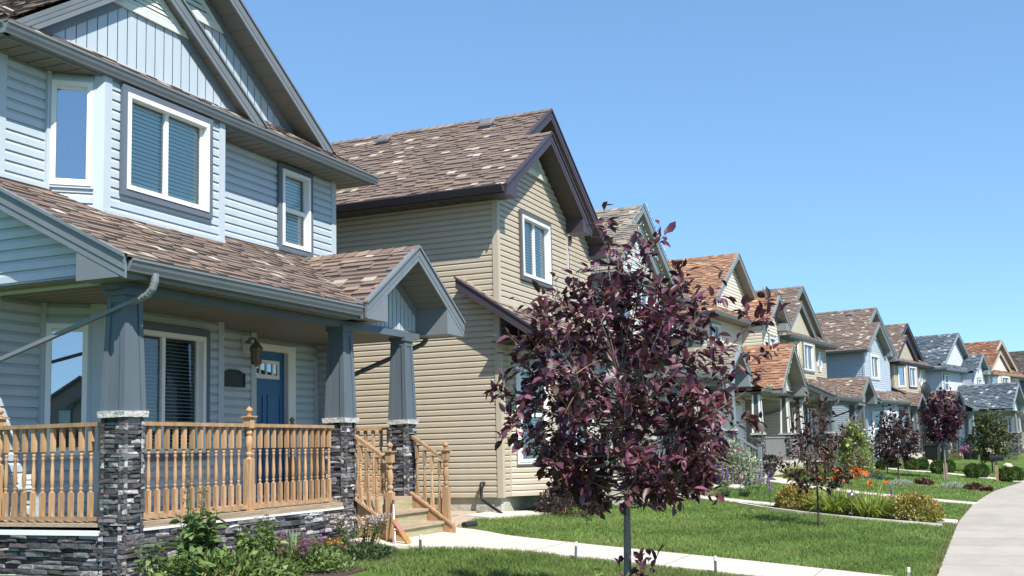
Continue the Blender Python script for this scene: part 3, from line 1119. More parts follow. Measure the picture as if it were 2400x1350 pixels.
    window(root, off, (bayw['x0'], 9.189, bayw['z0']), X, NY, bayw['x1'] - bayw['x0'], bayw['z1'] - bayw['z0'], mt, trim=.08, sash='slider', cover=cov, simple=not hero, slat=.05 if hero else .08)
    window(root, off, tuple(V3(*A1, 0) + ua * aw[0] + na * .026 + V3(0, 0, 4.86)), ua, na, aw[1] - aw[0], 1.22, dict(mt, wtrim=mt['siding']), trim=.03, sash='fixed', cover='curtain', glass='glassb', simple=not hero, depth=.05, tdep=.02)
    if octagon:
        octagon_window(root, off, (13.85, 9.625, 5.52), .32, .50, mt)
    else:
        window(root, off, (win_u['x0'], 9.624, win_u['z0']), X, NY, win_u['x1'] - win_u['x0'], win_u['z1'] - win_u['z0'], mt, trim=.08, sash='hung', cover=cov, simple=not hero, slat=.05 if hero else .08)
    window(root, off, (lbay['x0'], 9.189, lbay['z0']), X, NY, lbay['x1'] - lbay['x0'], lbay['z1'] - lbay['z0'], mt, sash='slider', cover=cov, simple=not hero, slat=.045, open_=True)
    window(root, off, tuple(V3(*A1, 0) + ua * aw[0] + na * .026 + V3(0, 0, 1.80)), ua, na, aw[1] - aw[0], 1.47, dict(mt, wtrim=mt['siding']), trim=.03, sash='fixed', cover='none', glass='glassb', simple=not hero, depth=.05, tdep=.02)
    # --- door
    b = MB(off)
    x0, x1, z0, z1 = 13.17, 14.15, 1.16, 3.32
    b.box(x0 - .10, x0, 9.94, 10.06, z0 - .06, z1 + .10)
    b.box(x1, x1 + .20, 9.94, 10.06, z0 - .06, z1 + .10)
    b.box(x0, x1, 9.94, 10.06, z1, z1 + .10)
    b.box(x0 - .1, x1 + .1, 9.90, 10.06, z0 - .07, z0)
    df = b.build('door_frame', M['white'], root)
    b = MB(off)
    yd = 10.02
    b.box(x0, x1, yd, yd + .04, z0, z1)
    for (a, c_, e, f) in ((.10, .44, .10, .95), (.54, .88, .10, .95), (.10, .44, 1.05, 1.50), (.54, .88, 1.05, 1.50)):
        for (xx0, xx1, zz0, zz1) in ((a, c_, e, e + .025), (a, c_, f - .025, f), (a, a + .025, e + .025, f - .025), (c_ - .025, c_, e + .025, f - .025)):
            b.box(x0 + xx0, x0 + xx1, yd - .012, yd, z0 + zz0, z0 + zz1)
    dr = b.build('door', mt.get('door', M['bluedoor']), root)
    b = MB(off)
    lx0, lx1, lz0, lz1 = x0 + .18, x1 - .16, z1 - .42, z1 - .14
    for (xx0, xx1, zz0, zz1) in ((lx0, lx1, lz0, lz0 + .06), (lx0, lx1, lz1 - .05, lz1), (lx0, lx0 + .05, lz0 + .06, lz1 - .05), (lx1 - .05, lx1, lz0 + .06, lz1 - .05)):
        b.box(xx0, xx1, yd - .025, yd, zz0, zz1)
    for k_ in (1, 2, 3):
        xm = lx0 + (lx1 - lx0) * k_ / 4
        b.box(xm - .018, xm + .018, yd - .022, yd, lz0 + .06, lz1 - .05)
    dw = b.build('door_window', M['white'], dr)
    b = MB(off)
    b.face([(lx0, yd - .008, lz0), (lx1, yd - .008, lz0), (lx1, yd - .008, lz1), (lx0, yd - .008, lz1)])
    b.build('door_glass', M['glassb'], dr)
    b = MB(off)
    b.lathe([(.006, 0), (.03, .01), (.03, .04), (.01, .06)], (x0 + .07, yd - .05, z0 + 1.0), 8)
    b.build('door_handle', M['pewter'], dr)
    # --- main roof
    b = MB(off)
    zE = 6.305

    def ivl(v):
        d = v * math.cos(math.atan(S))
        x = 7.98 + d
        ys = 9.1 + min(d, .26) if x <= 10.54 else 9.62
        return (ys, yb + .3)
    vm = 3.77 / math.cos(math.atan(S))
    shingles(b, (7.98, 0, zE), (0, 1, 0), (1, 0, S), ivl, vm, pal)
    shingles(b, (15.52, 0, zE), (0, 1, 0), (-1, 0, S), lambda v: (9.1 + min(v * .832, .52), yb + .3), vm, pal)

    def ivp(v):
        d = v * .832
        return (7.98 + min(d, .3), 15.52 - min(d, .52))
    shingles(b, (0, 9.1, zE - .012), (1, 0, 0), (0, 1, S), ivp, .92 / .832, pal)
    v1 = 2.25 / .832
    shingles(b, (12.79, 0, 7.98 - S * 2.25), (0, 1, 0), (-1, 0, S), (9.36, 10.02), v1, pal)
    ridge_caps(b, (11.75, 9.60, 8.82), (11.75, yb + .3, 8.82), pal)
    ridge_caps(b, (10.54, 9.34, 7.985), (10.54, 10.0, 7.985), pal)
    # underside
    for (p0, p1) in (((7.98, zE), (11.75, 8.82)), ((15.52, zE), (11.75, 8.82))):
        b.face([(p0[0], 9.63, p0[1] - .03), (p1[0], 9.63, p1[1] - .03), (p1[0], yb + .3, p1[1] - .03), (p0[0], yb + .3, p0[1] - .03)], (.05, .045, .04))
    rf = W('roof', b, M['shingle'])
    for vx, vy in vents:
        roof_vent(rf, off, (vx - .35, vy, 8.82 - S * abs(vx - .35 - 11.75)), 0)
    # --- gable walls
    b = MB(off)
    t2 = lambda x: 8.83 - .17 - S * abs(x - 11.75)
    if batten:
        board_batten(b, 8.7, 14.86, 10.0, lambda x: 6.75, t2)
    else:
        siding(b, (0, 10.0), X, NY, 6.6, 8.6, lambda z: (11.75 - max(0, (8.64 - z) / S), 11.75 + max(0, (8.64 - z) / S)), c=cs)
    t1 = lambda x: 7.98 - .17 - S * abs(x - 10.54)
    if batten:
        board_batten(b, 8.5, 12.62, 9.515, lambda x: 6.56, t1)
    else:
        siding(b, (0, 9.515), X, NY, 6.5, 7.8, lambda z: (10.54 - max(0, (7.79 - z) / S), 10.54 + max(0, (7.79 - z) / S)), c=cs)
    b.box(8.5, 12.62, 9.50, 9.53, 6.54, 6.585)
    b.box(8.7, 14.86, 9.985, 10.015, 6.86, 6.905)
    W('gable_wall', b, mt['siding'])
    if gvent:
        gable_vent(root, off, 10.54, 9.505, 7.30, .70, .49, mt['vent'])
        gable_vent(root, off, 11.75, 9.99, 7.93, .82, .62, mt['vent'])
    # frieze boards along gables
    b = MB(off)
    for (xc, za, y, hw) in ((10.54, 7.80, 9.515, 2.2), (11.75, 8.65, 10.0, 3.3)):
        for s in (-1, 1):
            x2 = xc + s * hw
            z2 = za - S * hw
            b.hexa([(xc, y - .022, za - .17), (x2, y - .022, z2 - .17), (x2, y, z2 - .17), (xc, y, za - .17)], [(xc, y - .022, za), (x2, y - .022, z2), (x2, y, z2), (xc, y, za)])
    # fascia: rakes
    zz = 7.965
    for s in (-1, 1):
        rake(b, 10.54, zz, 10.54 + s * 2.26, zz - S * 2.26, 9.36, 9.385, .20)
        if s > 0:
            drip_edge(b, 10.54, zz, 10.54 + s * 2.26, zz - S * 2.26, 9.36)
        lr = 3.18 if s > 0 else 1.24
        rake(b, 11.75, 8.815, 11.75 + s * lr, 8.815 - S * lr, 9.62, 9.65, .20)
        drip_edge(b, 11.75, 8.815, 11.75 + s * lr, 8.815 - S * lr, 9.62)
    # eave fascia
    b.box(8.10, 15.40, 9.205, 9.228, 6.172, 6.30)
    b.box(8.08, 8.10, 9.205, yb, 6.172, 6.30)
    b.box(15.40, 15.425, 9.205, yb, 6.172, 6.30)
    # porch fascia
    b.box(8.0, 12.40, 7.51, 7.535, 3.49, 3.625)
    b.box(15.0, 15.03, 7.5, 9.65, 3.49, 3.66)
    # porch left rake, in the x = 7.95 plane
    ya, za2, yb2, zb2 = 7.44, 3.655, 9.72, 3.655 + .5085 * 2.28
    b.hexa([(7.945, ya, za2 - .20), (7.945, yb2, zb2 - .20), (7.97, yb2, zb2 - .20), (7.97, ya, za2 - .20)], [(7.945, ya, za2), (7.945, yb2, zb2), (7.97, yb2, zb2), (7.97, ya, za2)])
    for f0, f1 in ((0, .3), (.34, .62)):
        b.hexa([(7.936, ya, za2 - .2 * f1), (7.936, yb2, zb2 - .2 * f1), (7.945, yb2, zb2 - .2 * f1), (7.945, ya, za2 - .2 * f1)], [(7.936, ya, za2 - .2 * f0), (7.936, yb2, zb2 - .2 * f0), (7.945, yb2, zb2 - .2 * f0), (7.945, ya, za2 - .2 * f0)])
    b.hexa([(7.915, ya, za2), (7.915, yb2, zb2), (7.99, yb2, zb2), (7.99, ya, za2)], [(7.915, ya, za2 + .035), (7.915, yb2, zb2 + .035), (7.99, yb2, zb2 + .035), (7.99, ya, za2 + .035)])
    # return box at left end of porch eave
    b.hexa([(7.95, 7.52, 3.475), (7.95, 8.06, 3.475), (8.2, 8.06, 3.475), (8.2, 7.52, 3.475)], [(7.95, 7.52, 3.50), (7.95, 8.06, 3.77), (8.2, 8.06, 3.77), (8.2, 7.52, 3.50)])
    # porch gable rakes
    gx, gzp = 13.70, 4.665
    for s in (-1, 1):
        rake(b, gx, gzp, gx + s * 1.45, gzp - S * 1.45, 7.38, 7.41, .19)
        drip_edge(b, gx, gzp, gx + s * 1.45, gzp - S * 1.45, 7.38)
        # eave return box
        xa, xb = gx + s * .89, gx + s * 1.43
        zc_ = gzp - S * .89 - .19
        zd_ = gzp - S * 1.43 - .05
        b.hexa([(xa, 7.385, 3.50), (xb, 7.385, 3.50), (xb, 7.94, 3.50), (xa, 7.94, 3.50)], [(xa, 7.385, zc_ + .02), (xb, 7.385, zd_), (xb, 7.94, zd_), (xa, 7.94, zc_ + .02)])
        x2 = gx + s * .9
        z2 = gzp - .17 - S * .9
        b.hexa([(gx, 7.905, gzp - .17 - .12), (x2, 7.905, z2 - .12), (x2, 7.93, z2 - .12), (gx, 7.93, gzp - .29)], [(gx, 7.905, gzp - .17), (x2, 7.905, z2), (x2, 7.93, z2), (gx, 7.93, gzp - .17)])
    b.box(12.6, 14.62, 7.90, 7.96, 3.50, 3.545)
    # gutter corner guard at the valley
    for k_ in range(6):
        a0, a1 = math.pi * k_ / 6, math.pi * (k_ + 1) / 6
        b.face([(12.10 + .12 * math.cos(a0), 7.41, 3.63 + .11 * math.sin(a0)), (12.10 + .12 * math.cos(a1), 7.41, 3.63 + .11 * math.sin(a1)), (12.10, 7.41, 3.60)])
    W('fascia', b, mt['fascia'])
    # --- soffits
    b = MB(off)
    flat_soffit(b, 8.10, 15.40, 9.228, 9.66, 6.176, 'y')
    flat_soffit(b, 15.02, 15.40, 9.66, yb, 6.177, 'x')
    flat_soffit(b, 8.10, xl - .01, 9.66, yb, 6.177, 'x')
    for s in (-1, 1):
        slope_soffit(b, 10.54 + s * .02, zz - .19, 10.54 + s * 2.2, zz - .19 - S * 2.18, 9.385, 9.515)
        slope_soffit(b, 11.75 + s * .02, 8.815 - .19, 11.75 + s * 3.1, 8.815 - .19 - S * 3.08, 9.65, 10.0)
        slope_soffit(b, gx + s * .02, gzp - .18, gx + s * .9, gzp - .18 - S * .88, 7.41, 7.93, c=.13)
    flat_soffit(b, 7.97, 12.60, 7.535, 10.0, 3.50, 'y', c=.16)
    flat_soffit(b, 12.60, 15.0, 7.93, 10.0, 3.50, 'y', c=.16)
    W('soffit', b, mt['soffit'])
    b = MB(off)
    b.box(8.2, 14.4, 7.76, 7.97, 3.41, 3.498)
    W('porch_beam', b, mt['column'])
    # --- gutters
    b = MB(off)
    gutter(b, (7.98, 9.205, 6.195), (15.52, 9.205, 6.195), (0, -1, 0))
    gutter(b, (15.425, 9.15, 6.195), (15.425, yb, 6.195), (1, 0, 0))
    gutter(b, (8.08, 9.15, 6.195), (8.08, yb, 6.195), (-1, 0, 0))
    gutter(b, (7.99, 7.51, 3.53), (12.20, 7.51, 3.53), (0, -1, 0))
    gutter(b, (15.13, 7.42, 3.56), (15.13, 9.7, 3.56), (1, 0, 0))
    W('gutter', b, mt['fascia'])
    # downspouts
    b = MB(off)
    pts = [(8.36, 7.44, 3.55), (8.355, 7.44, 3.47), (8.345, 7.46, 3.40), (8.335, 7.51, 3.345), (8.32, 7.58, 3.31), (8.30, 7.66, 3.285)]
    b.tube(pts, .043, 8, sx=.8)
    for k_ in range(1, 5):
        for j in range(2):
            p = V3(*pts[k_]) * (1 - j / 2) + V3(*pts[k_ + 1]) * (j / 2)
            b.tube([p - V3(0, .004, -.002), p + V3(0, .004, -.002)], .047, 8, sx=.8)
    b.tube([pts[-1], (8.17, 9.62, 2.70)], .036, 4, sx=.75)
    b.tube([(8.17, 9.60, 2.72), (8.17, 9.62, 1.0)], .036, 4, sx=.75)
    W('downspout', b, mt['fascia'], smooth=False)
    b = MB(off)
    b.tube([(15.03, 7.98, 3.52), (15.03, 8.0, 3.46), (15.04, 8.06, 3.41), (15.04, 8.14, 3.385), (15.06, 9.62, 2.90)], .04, 6)
    W('downspout', b, mt['trim'])
    # --- porch roof
    b = MB(off)
    sp = .5085
    cp = math.cos(math.atan(sp))
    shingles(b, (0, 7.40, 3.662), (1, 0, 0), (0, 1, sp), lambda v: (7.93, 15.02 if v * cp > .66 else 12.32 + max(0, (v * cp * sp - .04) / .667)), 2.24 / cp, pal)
    shingles(b, (12.24, 0, 3.70), (0, 1, 0), (1, 0, S), lambda v: (7.36, 7.46 + (v * .832 * S + .04) / sp), 1.46 / .832, pal, c=.14, lift=.016, big=1.1)
    shingles(b, (15.16, 0, 3.70), (0, 1, 0), (-1, 0, S), lambda v: (7.36, 9.64), 1.46 / .832, pal, c=.14)
    ridge_caps(b, (13.70, 7.36, 4.675), (13.70, 9.40, 4.675), pal)
    b.face([(7.95, 7.42, 3.63), (12.2, 7.42, 3.63), (12.2, 9.64, 4.75), (7.95, 9.64, 4.75)], (.05, .045, .04))
    W('porch_roof', b, M['shingle'])
    b = MB(off)
    board_batten(b, 12.62, 14.60, 7.93, lambda x: 3.53, lambda x: gzp - .16 - S * abs(x - gx), pitch=.118)
    W('porch_gable', b, mt['siding'])
    # --- porch deck
    zd = 1.12
    b = MB(off)
    n = 40
    for k_ in range(n):
        a, c_ = 8.29 + (14.20 - 8.29) * k_ / n + .003, 8.29 + (14.20 - 8.29) * (k_ + 1) / n - .003
        b.box(a, c_, 7.745, 10.02, zd - .035, zd)
    b.box(8.31, 12.50, 7.742, 7.775, zd - .06, zd - .037)
    W('porch_deck', b, M['woodl'] if hero else mt.get('deck', M['woodl']))
    b = MB(off)
    b.box(8.52, 12.25, 7.736, 7.775, 1.033, 1.058)
    W('deck_flashing', b, M['white'])
    b = MB(off)
    b.box(8.265, 8.31, 8.0, 9.62, 1.004, 1.052)
    W('deck_flashing', b, M['white'])
    b = MB(off)
    ledgestone(b, (8.3, 7.765, 0), V3(1, 0, 0), V3(0, -1, 0), 4.2, .05, 1.033, seed=3, bl=(.10, .30))
    ledgestone(b, (8.315, 9.65, 0), V3(0, -1, 0), V3(-1, 0, 0), 1.90, .05, 1.003, seed=5, bl=(.10, .30))
    b.box(8.37, 14.2, 7.82, 9.6, .0, 1.0, (.03, .03, .03))
    W('porch_base', b, M['stone'])
    for k_, cx in enumerate((8.405, 12.375, 14.035)):
        tapered_column(root, off, cx, 7.865, .1, 2.15, 3.43, mt, seed=k_ + 2 + int(loc[0]), stone=porch_stone)
    # railings and stairs
    if hero:
        railing(root, off, (8.57, 7.865), (12.15, 7.865), 1.141, 2.115, 27, posts=[(10.405, 7.865)])
        railing(root, off, (8.385, 8.06), (8.385, 9.60), 1.141, 2.115, 12, posts=[(8.385, 9.52)])
        railing(root, off, (14.08, 8.06), (14.08, 9.90), 1.141, 2.115, 14)
        newel(root, off, 10.405, 7.855, zd - .0, 1.18)
        newel(root, off, 8.385, 9.52, zd - .0, 1.18)
        newel(root, off, 13.93, 9.72, zd, 1.18)
        newel(root, off, 12.43, 7.16, .60, 1.27)
        newel(root, off, 14.02, 7.16, .60, 1.27)
        for xs_, e in ((12.47, 0), (14.02, 1)):
            b = MB(off)
            y0_, z0_, y1_, z1_ = 7.69, 1.985, 7.20, 1.665
            def sl_(xa, xb, ya, za, yb_, zb_, h):
                b.hexa([(xa, ya, za - h), (xb, ya, za - h), (xb, yb_, zb_ - h), (xa, yb_, zb_ - h)], [(xa, ya, za), (xb, ya, za), (xb, yb_, zb_), (xa, yb_, zb_)])
            sl_(xs_ - .045, xs_ + .045, y0_, z0_, y1_, z1_, .045)
            rl = b.build('handrail', M['wood'], root)
            b = MB(off)
            sl_(xs_ - .03, xs_ + .03, 7.70, 1.17, y1_, .845, .04)
            b.build('bottom_rail', M['wood'], rl)
            me = baluster_mesh(.73)
            for k_ in range(4):
                t = (k_ + .55) / 4.1
                yy = y0_ + (y1_ - y0_) * t
                o = obj('baluster', me, rl)
                o.location = (xs_ - off[0], yy - off[1], 1.17 + (.845 - 1.17) * t - .01 - off[2])
        b = MB(off)
        # stringers
        strs = []
        for xa, xb in ((12.50, 12.545), (13.94, 13.985)):
            b = MB(off)
            strs.append(b)
            b.hexa([(xa, 7.70, .55), (xb, 7.70, .55), (xb, 7.00, .55), (xa, 7.00, .55)], [(xa, 7.70, 1.15), (xb, 7.70, 1.15), (xb, 7.00, .68), (xa, 7.00, .68)])
            b.hexa([(xa - .02, 7.70, 1.15), (xb + .02, 7.70, 1.15), (xb + .02, 7.02, .69), (xa - .02, 7.02, .69)], [(xa - .02, 7.70, 1.18), (xb + .02, 7.70, 1.18), (xb + .02, 7.02, .72), (xa - .02, 7.02, .72)])
        b = MB(off)
        treads = []
        for (y0_, y1_, z) in ((7.66, 7.74, 1.12), (7.40, 7.72, .945), (7.15, 7.48, .77)):
            b.box(12.55, 13.93, y0_, y1_, z - .04, z)
            treads.append(b)
            b = MB(off)
        st = None
        for (y0_, z0_, z1_) in ((7.66, .945, 1.08), (7.43, .77, .905), (7.18, .55, .73)):
            b = MB(off)
            b.box(12.55, 13.93, y0_, y0_ + .03, z0_, z1_)
            o = b.build('stairs' if st is None else 'stair_riser', M['woodg'], root if st is None else st)
            st = st or o
        for b in strs:
            b.build('stringer', M['wood'], st)
        for b in treads:
            b.build('stair_tread', M['woodl'], st)
        # wall lamp
        b = MB(off)
        b.box(12.60, 12.74, 9.615, 9.635, 3.20, 3.44, (1, 1, 1), 0)
        wl = b.build('wall_lamp', M['white'], root)
        b = MB(off)
        b.tube([(12.67, 9.60, 3.34), (12.67, 9.55, 3.40), (12.68, 9.48, 3.40), (12.68, 9.45, 3.33)], .018, 6)
        b.lathe([(.05, 0), (.05, .012)], (12.67, 9.60, 3.33), 8)
        b.lathe([(.02, .19), (.035, .17), (.085, .10), (.10, .085), (.10, .075), (.075, .07), (.075, .065), (.06, -.13), (.065, -.14), (.03, -.16), (.01, -.18)], (12.68, 9.45, 3.17), 8)
        for k_ in range(8):
            a = 2 * math.pi * k_ / 8
            b.tube([(12.68 + .078 * math.cos(a), 9.45 + .078 * math.sin(a), 3.24), (12.68 + .066 * math.cos(a), 9.45 + .066 * math.sin(a), 3.03)], .006, 4)
        b.build('lamp_cage', M['pewter'], wl)
        # dark plaque
        b = MB(off)
        b.hexa([(12.17, 9.60, 2.72), (12.60, 9.60, 2.72), (12.60, 9.635, 2.72), (12.17, 9.635, 2.72)], [(12.17, 9.60, 2.90), (12.60, 9.60, 2.90), (12.60, 9.635, 2.90), (12.17, 9.635, 2.90)])
        b.hexa([(12.17, 9.60, 2.90), (12.60, 9.60, 2.90), (12.60, 9.635, 2.90), (12.17, 9.635, 2.90)], [(12.29, 9.60, 2.945), (12.48, 9.60, 2.945), (12.48, 9.635, 2.945), (12.29, 9.635, 2.945)])
        b.box(12.15, 12.62, 9.59, 9.60, 2.70, 2.725)
        b.box(12.15, 12.175, 9.59, 9.60, 2.725, 2.90)
        b.box(12.595, 12.62, 9.59, 9.60, 2.725, 2.90)
        b.build('wall_plaque', M['black'], root)
        b = MB(off)
        b.box(12.66, 12.70, 9.61, 9.63, 2.02, 2.14)
        b.build('doorbell', M['pewter'], root)
        # vent hood low on the left wall
        b = MB(off)
        b.box(8.75, 8.87, 9.56, 9.635, 1.42, 1.60)
        for k_ in range(3):
            b.box(8.77, 8.85, 9.545, 9.56, 1.45 + k_ * .05, 1.48 + k_ * .05)
        b.build('wall_vent', M['white'], root)
    else:
        m = rail or mt['trim']
        picket_rail(root, off, (8.57, 7.865), (12.15, 7.865), 1.135, 2.08, m)
        picket_rail(root, off, (8.385, 8.06), (8.385, 9.60), 1.135, 2.08, m)
        b = MB(off)
        for (y0_, z) in ((7.40, .925), (7.15, .76)):
            b.box(12.55, 13.93, y0_, 7.75, z - .16, z)
        b.build('stairs', M['woodl'], root)
        for xs_ in (12.49, 14.0):
            b = MB(off)
            b.hexa([(xs_ - .04, 7.69, 1.93), (xs_ + .04, 7.69, 1.93), (xs_ + .04, 7.0, 1.5), (xs_ - .04, 7.0, 1.5)], [(xs_ - .04, 7.69, 1.99), (xs_ + .04, 7.69, 1.99), (xs_ + .04, 7.0, 1.56), (xs_ - .04, 7.0, 1.56)])
            b.box(xs_ - .05, xs_ + .05, 6.97, 7.07, .45, 1.66)
            for k_ in range(4):
                t = (k_ + .5) / 4
                b.box(xs_ - .018, xs_ + .018, 7.69 - .62 * t, 7.73 - .62 * t, .95 - .3 * t, 1.94 - .42 * t)
            b.build('handrail', m, root)
    return root


# ------------------------------------------------------------------ house with projecting gabled wing
OB = (20.59, 7.8, .64)


def house_b(loc, rz, label, group, mt, pal, hero=False, depth=17.0, brown_rake=True):
    off = OB
    root = empty('house', loc, rz, label, 'house', group)
    W = lambda name, b, m, parent=root, **k: b.build(name, m, parent, **k)
    S = .667
    X, NY = (1, 0, 0), (0, -1, 0)
    yb = depth
    cs = .104
    xl, xw, xr = 17.40, 20.90, 23.80
    zs = 6.165
    gt = lambda z: max(0, (7.785 - .20 - z) / S)
    gm = lambda z: max(0, (8.726 - .20 - z) / S)
    win = (18.44, 19.83, 4.945, 6.10)
    b = MB(off)
    siding(b, (0, 7.8), X, NY, .93, 7.55, lambda z: (xl, xw) if z < 6.17 else (19.18 - min(gt(z), 1.78), 19.18 + min(gt(z), 1.72)), holes=[win], c=cs, z0=.93)
    siding(b, (xl, 7.8), (0, 1, 0), (-1, 0, 0), .93, zs, (0, yb - 7.8), c=cs, z0=.93)
    siding(b, (xw, 7.8), (0, 1, 0), (1, 0, 0), 3.3, zs, (0, .53), c=cs, z0=.93)
    w2 = (21.35, 22.25, 4.945, 6.05)
    siding(b, (0, 8.33), X, NY, .93, 8.5, lambda z: (xw, xr) if z < 6.17 else (max(xw - .6, 20.59 - gm(z)), min(xr, 20.59 + gm(z))), holes=[w2], c=cs, z0=.93)
    siding(b, (xr, 8.33), (0, 1, 0), (1, 0, 0), .93, zs, (0, yb - 8.33), c=cs, z0=.93)
    b.face([(xl, yb, .3), (xr, yb, .3), (xr, yb, zs), (xl, yb, zs)])
    W('wall', b, mt['siding'])
    b = MB(off)
    b.box(xl + .04, xr - .04, 7.84, yb - .05, -.3, .93)
    W('foundation', b, M['stucco'])
    for bx in ((xl - .032, xl + .075, 7.768, 7.875, .92, zs), (xw - .06, xw + .03, 7.77, 7.86, 3.3, zs), (xr - .08, xr + .03, 8.30, 8.40, .92, zs)):
        b = MB(off)
        b.box(*bx)
        W('corner_board', b, mt['siding'])
    window(root, off, (win[0], 7.774, win[2]), X, NY, win[1] - win[0], win[3] - win[2], mt, trim=.08, sash='slider', cover='blind', simple=not hero, slat=.05 if hero else .07)
    window(root, off, (w2[0], 8.304, w2[2]), X, NY, w2[1] - w2[0], w2[3] - w2[2], mt, trim=.08, sash='slider', cover='blind', simple=not hero, slat=.06)
    gable_vent(root, off, 19.18, 7.766, 6.98, .60, .52, mt['vent'])
    # roofs
    b = MB(off)
    xe, ze = 16.96, 6.305
    shingles(b, (xe, 0, ze), (0, 1, 0), (1, 0, S), lambda v: (7.40 if xe + v * .832 <= 19.18 else 7.93, yb + .3), 3.63 / .832, pal)
    shingles(b, (21.40, 0, ze), (0, 1, 0), (-1, 0, S), (7.40, 8.34), 2.22 / .832, pal)
    shingles(b, (24.22, 0, ze), (0, 1, 0), (-1, 0, S), (7.93, yb + .3), 3.63 / .832, pal)
    ridge_caps(b, (19.18, 7.38, 7.80), (19.18, 8.33, 7.80), pal)
    ridge_caps(b, (20.59, 7.91, 8.735), (20.59, yb + .3, 8.735), pal)
    for (p0, p1) in (((xe, ze), (20.59, 8.726)), ((24.22, ze), (20.59, 8.726))):
        b.face([(p0[0], 7.95, p0[1] - .03), (p1[0], 7.95, p1[1] - .03), (p1[0], yb + .3, p1[1] - .03), (p0[0], yb + .3, p0[1] - .03)], (.05, .045, .04))
    rf = W('roof', b, M['shingle'])
    for vx, vy in ((20.12, 9.2), (20.12, 11.65)):
        roof_vent(rf, off, (vx, vy, 8.726 - S * (20.59 - vx)), 0)
    # fascia / soffit
    b = MB(off)
    for s in (-1, 1):
        rake(b, 19.18, 7.775, 19.18 + s * 2.22, 7.775 - S * 2.22, 7.40, 7.425, .19)
        drip_edge(b, 19.18, 7.775, 19.18 + s * 2.22, 7.775 - S * 2.22, 7.40)
        lr = 3.63 if s > 0 else 1.42
        rake(b, 20.59, 8.715, 20.59 + s * lr, 8.715 - S * lr, 7.93, 7.955, .19)
        drip_edge(b, 20.59, 8.715, 20.59 + s * lr, 8.715 - S * lr, 7.93)
    for (xa, xb, y0, y1) in ((16.98, 17.46, 7.404, 7.79), (20.88, 21.37, 7.404, 7.79), (23.75, 24.2, 7.934, 8.32)):
        zi = 6.165
        zo = 6.29
        lft = xa < 17.2
        b.hexa([(xa, y0, zi), (xb, y0, zi), (xb, y1, zi), (xa, y1, zi)], [(xa, y0, zo if lft else zo + .28), (xb, y0, zo + .28 if lft else zo), (xb, y1, zo + .28 if lft else zo), (xa, y1, zo if lft else zo + .28)])
    b.box(16.96, 16.985, 7.42, yb, 6.165, 6.30)
    b.box(24.195, 24.22, 7.95, yb, 6.165, 6.30)
    # lower porch roof rake on the left, x = 17.09
    fz = lambda y: 4.31 + S * (y - 7.8)
    b.hexa([(17.07, 6.97, fz(6.97) - .17), (17.07, 8.47, fz(8.47) - .17), (17.10, 8.47, fz(8.47) - .17), (17.10, 6.97, fz(6.97) - .17)],
           [(17.07, 6.97, fz(6.97) + .0), (17.07, 8.47, fz(8.47) + .0), (17.10, 8.47, fz(8.47)), (17.10, 6.97, fz(6.97))])
    b.hexa([(17.05, 6.95, fz(6.95)), (17.05, 8.49, fz(8.49)), (17.12, 8.49, fz(8.49)), (17.12, 6.95, fz(6.95))], [(17.05, 6.95, fz(6.95) + .035), (17.05, 8.49, fz(8.49) + .035), (17.12, 8.49, fz(8.49) + .035), (17.12, 6.95, fz(6.95) + .035)])
    b.box(17.10, 24.0, 6.97, 6.995, fz(6.97) - .17, fz(6.97))
    W('fascia', b, mt['fascia'])
    b = MB(off)
    for s in (-1, 1):
        slope_soffit(b, 19.18 + s * .02, 7.595, 19.18 + s * 1.72, 7.595 - S * 1.70, 7.425, 7.79)
        lr = 3.2 if s > 0 else 1.3
        slope_soffit(b, 20.59 + s * .02, 8.535, 20.59 + s * lr, 8.535 - S * (lr - .02), 7.955, 8.32)
    flat_soffit(b, 16.985, 17.39, 7.43, yb, 6.17, 'x', c=.26)
    flat_soffit(b, 23.81, 24.19, 7.95, yb, 6.17, 'x', c=.26)
    flat_soffit(b, 17.10, 24.0, 6.99, 7.82, 3.60, 'y')
    W('soffit', b, mt['soffit'])
    b = MB(off)
    gutter(b, (16.96, 7.44, 6.185), (16.96, yb, 6.185), (-1, 0, 0))
    gutter(b, (17.12, 6.97, fz(6.97) - .11), (24.0, 6.97, fz(6.97) - .11), (0, -1, 0))
    b.tube([(20.98, 7.74, 6.12), (20.98, 7.74, 5.98), (20.96, 7.77, 5.92)], .04, 6)
    W('gutter', b, mt['fascia'])
    # flashing + porch roof
    b = MB(off)
    shingles(b, (0, 6.95, fz(6.95) + .012), (1, 0, 0), (0, 1, S), lambda v: (17.07, 24.0 if v < .87 / .832 else 17.42), 1.52 / .832, pal)
    shingles(b, (22.2, 0, fz(6.6) + .05), (0, 1, 0), (1, 0, S), lambda v: (6.5, 7.8), 1.0 / .832, pal)
    shingles(b, (24.2, 0, fz(6.6) + .05), (0, 1, 0), (-1, 0, S), lambda v: (6.5, 7.8), 1.0 / .832, pal)
    W('porch_roof', b, M['shingle'])
    b = MB(off)
    b.hexa([(17.365, 7.80, fz(7.8)), (17.40, 7.80, fz(7.8)), (17.40, 8.47, fz(8.47)), (17.365, 8.47, fz(8.47))], [(17.365, 7.80, fz(7.8) + .05), (17.40, 7.80, fz(7.8) + .05), (17.40, 8.47, fz(8.47) + .05), (17.365, 8.47, fz(8.47) + .05)])
    W('flashing', b, mt['siding'])
    b = MB(off)
    b.box(17.37, 21.0, 7.76, 7.79, 4.31, 4.36)
    W('flashing', b, mt['siding'])
    for s in (-1, 1):
        b = MB(off)
        zt = fz(6.6) + .05 + S * 1.0 - .01
        rake(b, 23.2, zt, 23.2 + s * 1.02, zt - S * 1.02, 6.49, 6.52, .16)
        b.build('porch_rake', mt['fascia'], root)
    b = MB(off)
